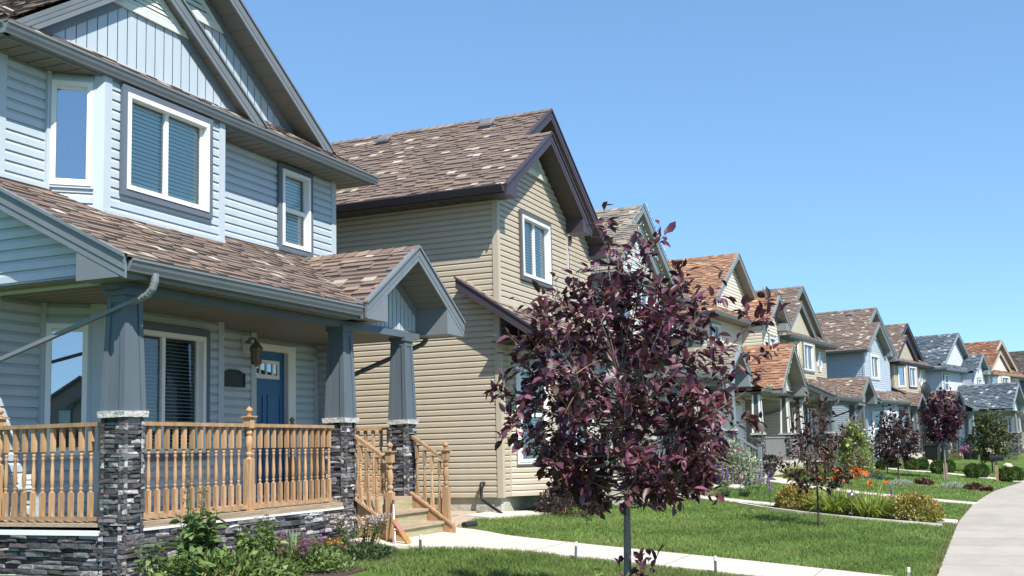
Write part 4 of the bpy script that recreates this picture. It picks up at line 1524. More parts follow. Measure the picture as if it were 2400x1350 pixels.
    siding(b, (0, 6.8), X, NY, 3.55, 4.6, lambda z: (23.2 - max(0, (zt - .15 - z) / S), 23.2 + max(0, (zt - .15 - z) / S)), c=cs)
    b.build('porch_gable', mt['siding'], root)
    # lower cantilevered bay
    b = MB(off)
    A1, B1 = V3(17.75, 7.80, 0), V3(18.35, 7.20, 0)
    ua = unit(B1 - A1)
    la = np.linalg.norm(B1 - A1)
    na = V3(-.7071, -.7071, 0)
    aw = (.17, .70, 1.52, 3.18)
    siding(b, A1, ua, na, .93, 3.62, (0, la), holes=[aw], c=cs, z0=.93)
    fw2 = (18.75, 20.35, 1.6, 3.18)
    siding(b, (0, 7.20), X, NY, .93, 3.62, (18.35, 20.9), holes=[fw2], c=cs, z0=.93)
    siding(b, (20.9, 7.20), (0, 1, 0), (1, 0, 0), .93, 3.62, (0, .6), c=cs, z0=.93)
    b.face([(17.75, 7.8, .935), (18.35, 7.2, .935), (20.9, 7.2, .935), (20.9, 7.8, .935)])
    W('bay_wall', b, mt['siding'])
    b = MB(off)
    b.obox(B1 + na * .004 - V3(.04, .02, -.93), V3(.10, 0, 0), V3(0, .05, 0), V3(0, 0, 2.69))
    b.obox(A1 + na * .0 + V3(-.03, -.03, .93), V3(.06, 0, 0), V3(0, .05, 0), V3(0, 0, 2.69))
    W('bay_corner', b, mt['siding'])
    window(root, off, tuple(A1 + ua * aw[0] + na * .026 + V3(0, 0, aw[2])), ua, na, aw[1] - aw[0], aw[3] - aw[2], dict(mt, wtrim=M['white']), trim=.035, sash='hung', cover='blind', simple=not hero, slat=.06)
    window(root, off, (fw2[0], 7.174, fw2[2]), X, NY, fw2[1] - fw2[0], fw2[3] - fw2[2], mt, trim=.08, sash='slider', cover='blind', simple=not hero, slat=.06)
    # porch on the right: deck, posts, door
    b = MB(off)
    b.box(21.0, 24.0, 6.9, 8.33, .5, 1.05)
    W('porch_deck', b, M['concrete'])
    for px in (22.3, 23.8):
        tapered_column(root, off, px, 7.1, .2, 1.9, 3.62, mt, seed=int(px * 10 + loc[0]), hw=.17, sb=.13, st=.10)
    b = MB(off)
    b.box(21.6, 22.5, 8.27, 8.31, 1.1, 3.15)
    W('door', mt.get('door', b) if 0 else b, M['white'])
    if hero:
        b = MB(off)
        b.tube([(17.37, 8.14, 1.17), (17.30, 8.14, 1.17), (17.275, 8.14, 1.14), (17.27, 8.14, 1.09)], .036, 10)
        b.tube([(17.27, 8.14, 1.12), (17.27, 8.14, .93), (17.265, 8.12, .895), (17.25, 8.06, .86), (17.10, 7.68, .665)], .026, 10)
        b.lathe([(.033, 0), (.033, .03)], (17.27, 8.14, 1.06), 10)
        W('drain_pipe', b, M['black'], smooth=True)
    return root


# ------------------------------------------------------------------ house with side wing gable and front-gabled porch
def house_c(loc, rz, label, group, mt, pal, depth=10.0, pd=0.0, cols=(-2.2, 1.4, 3.2)):
    off = (0, 0, 0)
    root = empty('house', loc, rz, label, 'house', group)
    W = lambda name, b, m, parent=root, **k: b.build(name, m, parent, **k)
    S = .667
    X, NY = (1, 0, 0), (0, -1, 0)
    yb = depth
    zs, zE, zR = 5.56, 5.70, 8.23
    cs = .12
    b = MB(off)
    w1 = (-2.9, -1.9, 4.3, 5.35)
    siding(b, (0, 0), X, NY, .2, zs, (-3.3, .9), holes=[w1], c=cs)
    siding(b, (-3.3, 0), (0, 1, 0), (-1, 0, 0), .2, zs, (0, yb), c=cs)
    siding(b, (3.4, 0), (0, 1, 0), (1, 0, 0), .2, zs, (-.8, yb), c=cs)
    w2 = (1.7, 2.6, 4.2, 5.2)
    wt = lambda z: max(0, (6.88 - .2 - z) / .8)
    siding(b, (0, -.8), X, NY, 2.8, 6.7, lambda z: (.9, 3.4) if z < 5.5 else (2.2 - min(wt(z), 1.3), 2.2 + min(wt(z), 1.2)), holes=[w2], c=cs)
    siding(b, (.9, -.8), (0, 1, 0), (-1, 0, 0), 2.8, zs, (0, .8), c=cs)
    gw = lambda z: max(0, (zR - .2 - z) / S)
    siding(b, (0, .06), X, NY, 5.8, 8.0, lambda z: (-gw(z), gw(z)), c=cs)
    b.face([(-3.3, yb, 0), (3.4, yb, 0), (3.4, yb, zs), (-3.3, yb, zs)])
    W('wall', b, mt['siding'])
    b = MB(off)
    b.box(-3.25, 3.35, .05, yb - .05, -1.0, .25)
    W('foundation', b, M['stucco'])
    window(root, off, (w1[0], -.026, w1[2]), X, NY, 1.0, 1.05, mt, trim=.08, sash='hung', cover='blind', simple=True, slat=.07)
    window(root, off, (w2[0], -.826, w2[2]), X, NY, .9, 1.0, mt, trim=.08, sash='slider', cover='blind', simple=True, slat=.07)
    b = MB(off)
    shingles(b, (-3.8, 0, zE), (0, 1, 0), (1, 0, S), lambda v: (-.55 + min(v * .832, .25), yb + .3), 3.8 / .832, pal)
    shingles(b, (3.8, 0, zE), (0, 1, 0), (-1, 0, S), (-.3, yb + .3), 3.8 / .832, pal)
    shingles(b, (0, -.55, zE - .01), (1, 0, 0), (0, 1, S), lambda v: (-3.8 + min(v * .832, .3), 1.3), .62 / .832, pal)
    shingles(b, (.72, 0, 6.88 - .8 * 1.48), (0, 1, 0), (1, 0, .8), lambda v: (-1.2, 2.2), 1.48 / .781, pal)
    shingles(b, (3.72, 0, 6.88 - .8 * 1.52), (0, 1, 0), (-1, 0, .8), lambda v: (-1.2, 2.2), 1.52 / .781, pal)
    ridge_caps(b, (0, -.32, zR), (0, yb + .3, zR), pal)
    ridge_caps(b, (2.2, -1.22, 6.89), (2.2, 1.4, 6.89), pal, ddir=(1, 0, -.8))
    rf = W('roof', b, M['shingle'])
    roof_vent(rf, off, (-.4, 2.6, zR - .27))
    b = MB(off)
    for s in (-1, 1):
        rake(b, 0, zR - .015, s * 3.3, zR - .015 - S * 3.3, -.30, -.275, .18)
        drip_edge(b, 0, zR - .015, s * 3.3, zR - .015 - S * 3.3, -.30)
        rake(b, 2.2, 6.865, 2.2 + s * 1.5, 6.865 - .8 * 1.5, -1.2, -1.175, .18)
        drip_edge(b, 2.2, 6.865, 2.2 + s * 1.5, 6.865 - .8 * 1.5, -1.2)
    b.box(3.0, 3.68, -1.19, -.8, zs - .03, 5.82)
    b.box(-3.7, 1.0, -.45, -.43, zs, zE)
    b.box(-3.7, -3.68, -.45, yb, zs, zE)
    W('fascia', b, mt['fascia'])
    b = MB(off)
    for s in (-1, 1):
        slope_soffit(b, s * .02, zR - .19, s * 3.2, zR - .19 - S * 3.18, -.275, .06)
        slope_soffit(b, 2.2 + s * .02, 6.68, 2.2 + s * 1.2, 6.68 - .8 * 1.18, -1.175, -.8)
    flat_soffit(b, -3.68, 1.0, -.43, .0, zs + .005, 'y')
    flat_soffit(b, -3.68, -3.31, 0, yb, zs + .006, 'x')
    W('soffit', b, mt['soffit'])
    b = MB(off)
    gutter(b, (-3.8, -.45, zE - .12), (.75, -.45, zE - .12), (0, -1, 0))
    gutter(b, (-3.7, -.5, zE - .12), (-3.7, yb, zE - .12), (-1, 0, 0))
    W('gutter', b, mt['fascia'])
    # porch
    ze = 3.02
    b = MB(off)
    pz, ph = 4.70, 1.86
    shingles(b, (0, -1.75, ze), (1, 0, 0), (0, 1, .55), lambda v: (-2.7, 3.6), 1.75 / .876, pal)
    shingles(b, (.1 - ph, 0, pz - .9 * ph), (0, 1, 0), (1, 0, .9), lambda v: (-2.15 - pd, .0), ph / .743, pal)
    shingles(b, (.1 + ph, 0, pz - .9 * ph), (0, 1, 0), (-1, 0, .9), lambda v: (-2.15 - pd, .0), ph / .743, pal)
    ridge_caps(b, (.1, -2.17 - pd, pz + .01), (.1, 0, pz + .01), pal, ddir=(1, 0, -.9))
    W('porch_roof', b, M['shingle'])
    b = MB(off)
    for s in (-1, 1):
        rake(b, .1, pz - .015, .1 + s * ph, pz - .015 - .9 * ph, -2.15 - pd, -2.125 - pd, .18)
        drip_edge(b, .1, pz - .015, .1 + s * ph, pz - .015 - .9 * ph, -2.15 - pd)
        xa, xb = .1 + s * (ph - .5), .1 + s * (ph - .02)
        ya, yc = -2.14 - pd, -1.65 - pd
        b.hexa([(xa, ya, ze - .13), (xb, ya, ze - .13), (xb, yc, ze - .13), (xa, yc, ze - .13)], [(xa, ya, ze + .27), (xb, ya, ze - .02), (xb, yc, ze - .02), (xa, yc, ze + .27)])
    b.box(-2.7, 3.6, -1.66, -1.64, ze - .13, ze)
    W('porch_fascia', b, mt['fascia'])
    b = MB(off)
    siding(b, (0, -1.62 - pd), X, NY, ze - .1, pz - .25, lambda z: (.1 - max(0, (pz - .2 - z) / .9), .1 + max(0, (pz - .2 - z) / .9)), c=cs)
    W('porch_gable', b, mt['siding'])
    b = MB(off)
    for s in (-1, 1):
        slope_soffit(b, .1 + s * .02, pz - .2, .1 + s * 1.4, pz - .2 - .9 * 1.38, -2.125 - pd, -1.63 - pd)
    flat_soffit(b, -2.7, 3.6, -1.64, 0, ze - .13, 'y')
    if pd:
        flat_soffit(b, -1.6, 1.8, -1.62 - pd, -1.64, ze - .128, 'y')
    W('porch_soffit', b, mt['soffit'])
    b = MB(off)
    gutter(b, (-2.7, -1.66, ze - .10), (-1.7, -1.66, ze - .10), (0, -1, 0))
    W('porch_gutter', b, mt['fascia'])
    b = MB(off)
    gutter(b, (1.9, -1.66, ze - .10), (3.6, -1.66, ze - .10), (0, -1, 0))
    W('porch_gutter', b, mt['fascia'])
    b = MB(off)
    b.tube([(3.3, -1.7, ze - .1), (3.3, -1.68, ze - .25), (3.3, -1.5, ze - .4), (3.3, -.1, ze - .75)], .045, 6)
    W('downspout', b, mt['fascia'])
    b = MB(off)
    b.box(-2.5, 3.3, -1.6, 0, .0, .5)
    W('porch_deck', b, M['concrete'])
    for k, px in enumerate(cols):
        tapered_column(root, off, px, -1.38 - (pd if -1.9 < px < 1.9 else 0), -.3, 1.45, ze - .13, dict(mt, column=mt['column']), seed=20 + k + int(loc[0]), hw=.2, sb=.155, st=.115)
    picket_rail(root, off, (cols[0] + .2, -1.38), (cols[1] - .2, -1.38), .35, 1.38, mt.get('rail', mt['trim']), pitch=.11)
    picket_rail(root, off, (cols[1] + .9, -1.38), (cols[2] - .2, -1.38), .35, 1.38, mt.get('rail', mt['trim']), pitch=.11)
    b = MB(off)
    b.box(-.55, .40, -.05, -.02, .5, 2.55)
    b.box(-1.9, -.9, -.05, -.02, .9, 2.4)
    W('door', b, M['white'])
    return root


NEAR = 'houses in the row along the street'
m1 = house_mats('blue_house', (.455, .515, .555), (.10, .13, .16), roof_trim=(.175, .195, .21), column=(.105, .13, .152), wtrim=(.12, .145, .18), vent=(.66, .68, .62), soffit=(.17, .165, .145))
house_a(OA, 0, 'nearest pale blue clapboard house with wooden porch railing and blue front door', NEAR, m1, 'brown', hero=True, vents=())
m2 = house_mats('beige_house', (.485, .412, .312), (.07, .055, .055), roof_trim=(.062, .048, .062), wtrim=(.10, .095, .11), vent=(.62, .60, .50), soffit=(.075, .064, .055), column=(.3, .26, .2))
house_b(OB, 0, 'beige clapboard house with dark brown eaves behind the purple tree', NEAR, m2, 'brown', hero=True)
m3 = house_mats('grey_house', (.55, .55, .51), (.22, .255, .265), vent=(.6, .6, .55), soffit=(.22, .24, .22))
house_a((29.6, 9.05, .6), -.03, 'pale house with grey roof and string lights on its double gable', NEAR, m3, 'grey', batten=False, gvent=False)
m4 = house_mats('cream_house', (.66, .62, .51), (.22, .235, .235), vent=(.6, .6, .55), soffit=(.20, .20, .175), column=(.10, .10, .09))
m4['cedge'] = M['white']
m4['rail'] = colmat('grey_rail', (.25, .25, .24))
house_c((40.4, 8.5, .6), -.08, 'cream house with orange brown roof and front porch gable', NEAR, m4, 'orange', cols=(-2.4, 1.4, 3.5))
m5 = house_mats('tan_house', (.50, .44, .33), (.16, .175, .175), soffit=(.16, .16, .135))
house_a((49.1, 7.55, .55), -.13, 'tan house with an octagonal upper window and grey trim beyond the orange roof', NEAR, m5, 'brown', octagon=True, gvent=False)
m6 = house_mats('blue_wing_house', (.43, .485, .55), (.19, .205, .21), wtrim=(.6, .6, .6), soffit=(.2, .2, .17))
house_b((60.24, 5.0, .635), -.189, 'light blue house with white framed upper window and brown speckled roof', NEAR, m6, 'brown')
m7 = house_mats('dark_trim_house', (.46, .40, .30), (.045, .05, .075), soffit=(.06, .06, .07))
house_a((69.0, 4.47, .565), -.207, 'tan house with black eaves, oval window and satellite dish', NEAR, m7, 'brown', octagon=True, batten=False, gvent=False)
m8 = house_mats('slate_roof_house', (.63, .66, .70), (.22, .27, .29), soffit=(.18, .2, .2))
house_c((79.4, 1.85, .6), -.265, 'white sided house under a slate blue speckled roof', NEAR, m8, 'slate', pd=1.7)
m9 = house_mats('rust_roof_house', (.66, .62, .55), (.44, .38, .31), soffit=(.24, .21, .17))
house_a((86.0, -.78, .59), -.322, 'off white house with rust coloured roof and two nested gables', NEAR, m9, 'rust', gvent=False)
m10 = house_mats('far_house', (.17, .22, .28), (.2, .2, .2))
house_a((97.0, -5.2, .6), -.40, 'dark roofed blue house, farthest of the row', NEAR, m10, 'dark', gvent=False)


# ------------------------------------------------------------------ vegetation
def tip_path(A, B, bow=.15, n=6):
    A, B = np.array(A, float), np.array(B, float)
    out = []
    d = B - A
    side = rng.normal(0, .06, 3) * np.linalg.norm(d)
    for k in range(n + 1):
        t = k / n
        p = A + d * t
        p[2] += -bow * np.linalg.norm(d) * math.sin(math.pi * t) * .6
        out.append(p + side * math.sin(math.pi * t))
    return out


def along(path, t):
    n = len(path) - 1
    f = min(max(t, 0), .9999) * n
    i = int(f)
    return path[i] + (path[i + 1] - path[i]) * (f - i), unit(path[i + 1] - path[i])


def tree(name, loc, label, cat, group, tips, ztop_trunk, tr, leafcols, nleaf, L, W, leafmat, barkmat, limb0=.55, twigs=4, berries=0, simple=False, stake=False, spread=.17, lean=(0, 0), fork=None):
    root = empty(name, loc, 0, label, cat, group)
    mb = MB()
    fork = fork or ztop_trunk
    top = max(t[2] for t in tips)
    ctr = [(lean[0] * z / fork, lean[1] * z / fork, z) for z in (-.1, fork * .35, fork * .7, fork)]
    mb.tube(ctr, [tr * 1.25, tr * 1.03, tr * .95, tr * .85], 10)
    lead = [ctr[-1]] + [(lean[0] + rnd.uniform(-.04, .04), lean[1] + rnd.uniform(-.04, .04), fork + (top * .9 - fork) * k / 4) for k in range(1, 5)]
    mb.tube(lead, [tr * .7, tr * .5, tr * .34, tr * .2, tr * .07], 7)
    lead = [np.array(p, float) for p in lead]
    P, D, N = [], [], []
    bp = []
    for tp in tips:
        tp = np.array(tp, float)
        tz = (tp[2] - fork) / max(top - fork, .1)
        base, _ = along(lead, max(0, min(.8, tz * limb0 + rnd.uniform(-.08, .05))))
        path = tip_path(base, tp, bow=.22 if tp[2] > base[2] else -.1)
        r_ = tr * .34 * (.5 + .5 * min(1, np.linalg.norm(tp - base) / 1.2))
        mb.tube(path, [r_ * (1 - .85 * k / (len(path) - 1)) for k in range(len(path))], 5)
        subs = [(path, .35, nleaf)]
        for k in range(twigs):
            t = rnd.uniform(.35, .92)
            p, d = along(path, t)
            e = unit(d * .8 + rng.normal(0, .75, 3) + np.array([0, 0, .25]))
            ln = spread * rnd.uniform(.8, 2.0) * (1.3 - .5 * t)
            tw = [p, p + e * ln * .5 + V3(0, 0, .01), p + e * ln]
            mb.tube(tw, [.0045, .0035, .0015], 4, mi=1)
            subs.append((tw, .15, max(4, int(nleaf * .5))))
        for (pa, t0, nl) in subs:
            for k in range(nl):
                t = t0 + (1 - t0) * (k + rnd.random()) / nl
                p, d = along(pa, t)
                o = rng.normal(0, 1, 3)
                o = unit(o - d * (o @ d))
                e = unit(d * rnd.uniform(.2, .9) + o * .9 + np.array([0, 0, rnd.uniform(-.55, .35)]))
                P.append(p + o * .012)
                D.append(e)
                nn = unit(np.array([0, 0, 1.]) + rng.normal(0, .55, 3))
                N.append(nn)
            if berries and rnd.random() < berries:
                bp.append((pa[-1] * .6 + pa[max(0, len(pa) - 2)] * .4))
    trunk = mb.build('trunk', [barkmat, M['twig']], root, smooth=True)
    n = len(P)
    Ls = L * np.clip(rng.normal(1, .24, n), .45, 1.5)
    me = leaves_mesh('foliage', P, D, N, Ls, Ls * W * rng.uniform(.75, 1.15, n), pick(leafcols, n, .2), leafmat, simple=simple)
    obj('foliage', me, root)
    if bp:
        b = MB()
        for p in bp:
            q_ = np.array(p)
            st = [q_, q_ + V3(rnd.uniform(-.03, .03), rnd.uniform(-.03, .03), -.06), q_ + V3(rnd.uniform(-.05, .05), rnd.uniform(-.05, .05), -.14)]
            b.tube(st, [.003, .002, .001], 3, mi=1)
            for k in range(rnd.randint(8, 16)):
                c, _ = along(st, rnd.uniform(.15, 1))
                c = c + rng.normal(0, .016, 3)
                r_ = .0075
                b.lathe([(r_ * math.sin(math.pi * t), -r_ * math.cos(math.pi * t)) for t in (.08, .3, .5, .7, .92)], c, 6)
        b.build('berries', [M['berry'], M['twig']], root, smooth=True)
    if stake:
        b = MB()
        b.tube([(.07, -.06, -.1), (.05, -.05, .62)], .018, 5)
        b.build('stake', M['woodl'], root)
        b = MB()
        b.tube([(-.08, .05, -.1), (-.05, .05, .62)], .018, 5)
        b.build('stake', M['woodl'], root)
    return root


def crown_tips(rx, ry, z0, z1, n, seed, shape=1.0):
    r_ = random.Random(seed)
    out = []
    for k in range(n):
        u = (k + r_.random()) / n
        z = z0 + (z1 - z0) * u
        prof = math.sin(math.pi * (.12 + .80 * u ** shape)) ** .8
        a = k * 2.399 + r_.uniform(-.4, .4)
        rr = prof * r_.uniform(.72, 1.06)
        out.append((rx * rr * math.cos(a), ry * rr * math.sin(a), z + r_.uniform(-.06, .06)))
    return out


# hero tree: purple chokecherry; crown built around its own leader with uneven leading shoots
TX, TY = 9.25, 2.98
TZ = float(gz(TX, TY))
va = math.atan2(TY, TX)
RV = np.array([math.sin(va), -math.cos(va)])       # horizontal direction across the view
FV = np.array([math.cos(va), math.sin(va)])
shoots = [(-.10, 3.98, .1), (.40, 3.72, -.1), (-.92, 3.12, .0), (-1.10, 2.36, -.1), (-.92, 1.80, .15), (1.42, 3.10, .1), (.95, 3.28, -.25), (1.36, 2.62, .2),
          (1.12, 2.02, -.1), (.70, 1.50, .1), (-.42, 3.40, .2), (.15, 3.42, -.2), (-.66, 1.44, -.1), (-.75, 2.72, .3), (.98, 1.72, .3), (-.30, 1.42, .3), (.30, 1.36, -.3), (-1.02, 2.08, -.3), (1.22, 2.30, -.3), (-.98, 2.75, -.15), (.62, 3.42, .25)]
tips = [tuple(RV * l + FV * d) + (z - TZ,) for l, z, d in shoots]
ct = crown_tips(1.16, 1.12, 1.40 - TZ, 3.5 - TZ, 64, 3, .9)
tips += ct
PURP = [(.080, .022, .034), (.110, .032, .048), (.062, .020, .030), (.145, .048, .074), (.060, .020, .022), (.13, .038, .046), (.12, .085, .075), (.22, .085, .135), (.18, .065, .105), (.07, .022, .028), (.13, .05, .085)]
hero_tree = tree('chokecherry_tree', (TX, TY, TZ), 'large purple leaved tree with black berries in the foreground lawn', 'tree', None, tips, 1.25 - TZ, .034, PURP, 19, .098, .54, M['pleaf'], M['bark'], limb0=.62, twigs=6, berries=.16, spread=.17, fork=1.22 - TZ, lean=(.01, -.02))
# suckers at its foot
P, D, N = [], [], []
mb = MB()
for k in range(9):
    a = rnd.uniform(0, 6.28)
    b0 = V3(.06 * math.cos(a), .06 * math.sin(a), 0) + V3(*(RV * .06), 0)
    t1 = b0 + V3(rnd.uniform(-.1, .1), rnd.uniform(-.1, .1), rnd.uniform(.28, .66)) + V3(*(RV * rnd.uniform(-.05, .18)), 0)
    mb.tube([b0, (b0 + t1) / 2 + V3(.01, 0, 0), t1], [.005, .004, .002], 4)
    for j in range(9):
        t = .35 + .65 * j / 8
        p = b0 + (t1 - b0) * t
        e = unit(rng.normal(0, 1, 3) + V3(0, 0, .5))
        P.append(p)
        D.append(e)
        N.append(unit(V3(0, 0, 1) + rng.normal(0, .5, 3)))
mb.build('sucker_stem', M['twig'], hero_tree)
n = len(P)
obj('sucker_foliage', leaves_mesh('sucker_foliage', P, D, N, .105 * rng.uniform(.7, 1.2, n), .058, pick(PURP, n), M['pleaf']), hero_tree)

DARKP = [(.05, .018, .022), (.075, .026, .030), (.04, .018, .018), (.10, .034, .040), (.035, .014, .016), (.06, .03, .024)]
yt = crown_tips(.78, .78, .72, 2.30, 34, 11, .9) + [(.25, -.75, 2.0), (-.2, .85, 1.2), (.1, .6, .95), (.0, -.7, 1.05), (-.1, .1, 2.58), (.1, -.25, 2.45)]
tree('young_tree', (20.76, 2.98, float(gz(20.76, 2.98))), 'thin young purple leaved tree standing alone in the second lawn', 'tree', 'young trees along the street', yt, .62, .022, DARKP, 9, .105, .5, M['pleaf'], M['barkd'], twigs=3, spread=.16, fork=.72)
t3 = crown_tips(.95, .95, .75, 2.75, 44, 21, .9)
tree('young_tree', (41.69, 3.12, float(gz(41.69, 3.12))), 'dark maroon tree beside the lamp post, silvery plants at its foot', 'tree', 'young trees along the street', t3, .6, .032, DARKP + [(.05, .04, .03)], 15, .135, .6, M['pleaf'], M['barkd'], twigs=4, simple=True, fork=.65, spread=.2)
t4 = crown_tips(.86, .86, 1.5, 3.55, 52, 22, 1.1)
tree('young_tree', (45.14, 1.68, float(gz(45.14, 1.68))), 'dense deep purple tree tied to pale stakes', 'tree', 'young trees along the street', t4, 1.35, .038, [(.052, .016, .034), (.075, .024, .048), (.04, .014, .028), (.10, .036, .066)], 16, .135, .62, M['pleaf'], M['bark'], twigs=5, simple=True, stake=True, fork=1.4, spread=.2)
t5 = crown_tips(1.02, 1.02, .75, 2.9, 56, 23, .75)
tree('young_tree', (52.97, .03, float(gz(52.97, .03))), 'round green leaved young tree near the black mailbox', 'tree', 'young trees along the street', t5, .6, .03, [(.055, .085, .025), (.075, .11, .03), (.10, .13, .05), (.04, .065, .02), (.16, .15, .06)], 18, .135, .62, M['leaf'], M['barkd'], twigs=5, simple=True, fork=.7, spread=.22)
t6 = crown_tips(.75, .75, .2, 2.1, 40, 31, .8)
tree('maple_shrub', (48.07, 5.30, float(gz(48.07, 5.3))), 'tall light yellow green bush behind the thin purple tree', 'shrub', None, t6, .15, .025, [(.26, .32, .08), (.20, .28, .07), (.36, .38, .15), (.42, .42, .22), (.14, .22, .05)], 12, .15, .75, M['leaf'], M['bark'], twigs=4, simple=True, fork=.2, spread=.2)
tree('young_tree', (45.9, 3.85, float(gz(45.9, 3.85))), 'sparse dark tree with a thin black trunk left of the lamp post', 'tree', 'young trees along the street', crown_tips(.5, .5, .95, 2.0, 20, 24, .9), .8, .02, DARKP, 8, .10, .5, M['pleaf'], M['barkd'], twigs=2, simple=True, fork=.9, spread=.16)


def mound(name, loc, rx, ry, h, n, L, W, cols, label, cat, group=None, lmat='leaf', tipcols=None, upness=.5, shell=.35, simple=True, lumps=9, flat=0.):
    """leafy shrub: leaves on twigs filling a lumpy dome"""
    root = empty(name, loc, rnd.uniform(0, 6), label, cat, group)
    lc = rng.normal(0, 1, (lumps, 3))
    lc[:, 2] = np.abs(lc[:, 2])
    lc = unit(lc)
    d = rng.normal(0, 1, (n, 3))
    d[:, 2] = np.abs(d[:, 2]) * 1.0 + flat
    d = unit(d)
    bump_ = 1 + .16 * np.max(np.exp((d @ lc.T - 1) * 7), axis=1) - .10
    rr = (1 - shell * rng.random(n) ** 1.6) * bump_ * (1 + rng.normal(0, .035, n))
    P = d * rr[:, None] * np.array([rx, ry, h])
    P[:, 2] = np.maximum(P[:, 2], .02)
    D = unit(d * np.array([1, 1, .6]) + rng.normal(0, .55, (n, 3)) + np.array([0, 0, upness]))
    N = unit(d * .6 + np.array([0, 0, .7]) + rng.normal(0, .4, (n, 3)))
    C = pick(cols, n, .18)
    if tipcols is not None:
        m = (rr > .93) & (d[:, 2] > .25) & (rng.random(n) < .42)
        C[m] = pick(tipcols, int(m.sum()), .15)
    Ls = L * rng.uniform(.6, 1.3, n)
    obj('foliage', leaves_mesh('foliage', P, D, N, Ls, Ls * W, C, M[lmat], simple=simple), root)
    b = MB()
    for k in range(10):
        a = k * 2.4
        q_ = V3(math.cos(a) * rx * .55, math.sin(a) * ry * .55, h * rnd.uniform(.5, .8))
        b.tube([(0, 0, -.03), q_ * .5 + V3(0, 0, .05), q_], [.009, .006, .003], 4)
    b.build('stem', M['twig'], root)
    return root


def G(x, y, dz=0):
    return (x, y, float(gz(x, y)) + dz)


GRN = [(.08, .14, .03), (.10, .17, .04), (.065, .12, .028), (.13, .20, .05)]
YG = [(.24, .25, .04), (.30, .30, .06), (.18, .21, .035), (.36, .30, .08)]
mound('spirea_shrub', G(24.42, 3.98), .60, .46, .54, 4200, .058, .6, YG, 'yellow green shrub with orange tips on the left of the bed', 'shrub', tipcols=[(.38, .17, .07), (.42, .22, .09), (.33, .19, .06)])
mound('spirea_shrub', G(24.1, 1.62), .66, .5, .58, 4600, .058, .6, YG, 'yellow green shrub with orange tips nearest the sidewalk', 'shrub', tipcols=[(.42, .19, .07), (.46, .25, .10), (.36, .2, .06)])
mound('dogwood_shrub', G(31.0, 6.7), .85, .7, 1.22, 3400, .075, .55, [(.22, .27, .14), (.38, .42, .28), (.55, .57, .44), (.12, .17, .07)], 'white edged leafy shrub behind the purple tree', 'shrub')
mound('rudbeckia_clump', G(41.07, 5.2), .62, .55, 1.0, 1500, .07, .5, GRN, 'tall green clump dotted with yellow flowers', 'plant', tipcols=[(.65, .38, .03), (.7, .42, .04), (.06, .11, .03)])
mound('ninebark_shrub', G(18.2, 6.95), .62, .5, .66, 2200, .05, .7, [(.065, .03, .03), (.09, .045, .04), (.11, .07, .06), (.05, .025, .025)], 'small maroon shrub against the beige house foundation', 'shrub', lmat='pleaf')
mound('bushy_shrub', G(28.6, 7.3), .55, .5, .6, 1100, .06, .6, [(.08, .12, .03), (.14, .10, .04), (.2, .12, .05)], 'low bronze green shrub beside the white edged shrub', 'shrub')
mound('bushy_shrub', G(37.9, 5.6), .5, .5, .55, 900, .07, .5, GRN, 'green shrub at the edge of the porch of the cream house', 'shrub')
mound('bushy_shrub', G(46.9, 4.9), .55, .5, 1.0, 1300, .08, .5, [(.14, .2, .05), (.2, .26, .08), (.3, .33, .14)], 'pale green bush below the tall yellow green bush', 'shrub')

BALLC = [(.05, .10, .018), (.065, .13, .024), (.038, .08, .016), (.085, .15, .03)]
balls = [((49.35, 4.39), .20, 'clipped round shrub beside the lamp post, left of its pair'), ((51.86, 4.07), .19, 'clipped round shrub just right of the lamp post'),
         ((50.62, 3.24), .29, 'clipped round shrub below the maroon tree, front of its pair'), ((51.77, 2.87), .28, 'clipped round shrub with a brown side beside the beige boulder'),
         ((49.25, 2.12), .29, 'clipped round shrub left of the staked purple trunk'), ((50.70, 1.77), .30, 'clipped round shrub behind the staked purple trunk'),
         ((47.76, .77), .30, 'clipped round shrub between the staked tree and the mailbox, front of its pair'), ((48.69, .44), .29, 'clipped round shrub just left of the mailbox post'),
         ((46.66, -.44), .30, 'clipped round shrub just right of the mailbox post'), ((47.92, -.80), .29, 'clipped round shrub farthest right along the path')]
for (x, y), r_, lab in balls:
    root = empty('round_shrub', G(x, y), rnd.uniform(0, 6), lab, 'shrub', 'clipped round shrubs along the path')
    n = 2600
    d = unit(rng.normal(0, 1, (n, 3)))
    P = d * (r_ * (1 - .28 * rng.random((n, 1)) ** 1.5)) + np.array([0, 0, r_ * .94])
    P[:, 2] = np.maximum(P[:, 2], .0)
    obj('foliage', leaves_mesh('foliage', P, d + rng.normal(0, .45, (n, 3)), rng.normal(0, 1, (n, 3)), .06, .034, pick(BALLC, n, .25), M['leaf'], simple=True), root)
    b = MB()
    b.tube([(0, 0, -.05), (0, 0, r_)], .02, 6)
    b.build('stem', M['twig'], root)

mound('evergreen_shrub', G(67.23, 1.96), .28, .28, .85, 900, .06, .3, BALLC, 'small cone shaped evergreen by the flower pots', 'shrub', flat=.3)
mound('spruce_shrub', G(64.7, -.8), .45, .45, 1.0, 900, .08, .3, [(.07, .11, .08), (.10, .14, .11), (.05, .08, .06)], 'small blue green spruce right of the green tree', 'shrub', flat=.3)
mound('red_flower_clump', G(66.4, 1.9), .35, .3, .3, 400, .07, .5, GRN, 'low clump of red flowers left of the flower pots', 'plant', tipcols=[(.55, .03, .04), (.5, .05, .07)])
SILV = [(.36, .40, .34), (.48, .52, .46), (.28, .33, .27)]
for (x, y), rx, h, lab in (((39.05, 2.88), .42, .17, 'silvery mound plant nearest the maroon tree'), ((39.91, 1.33), .42, .19, 'silvery mound plant in the middle of the planting strip'), ((41.77, 4.03), .5, .26, 'pale grey green clump left of the maroon tree')):
    mound('silver_plant', G(x, y), rx, rx, h, 900, .06, .3, SILV, lab, 'plant', 'silvery plants in the lawn')
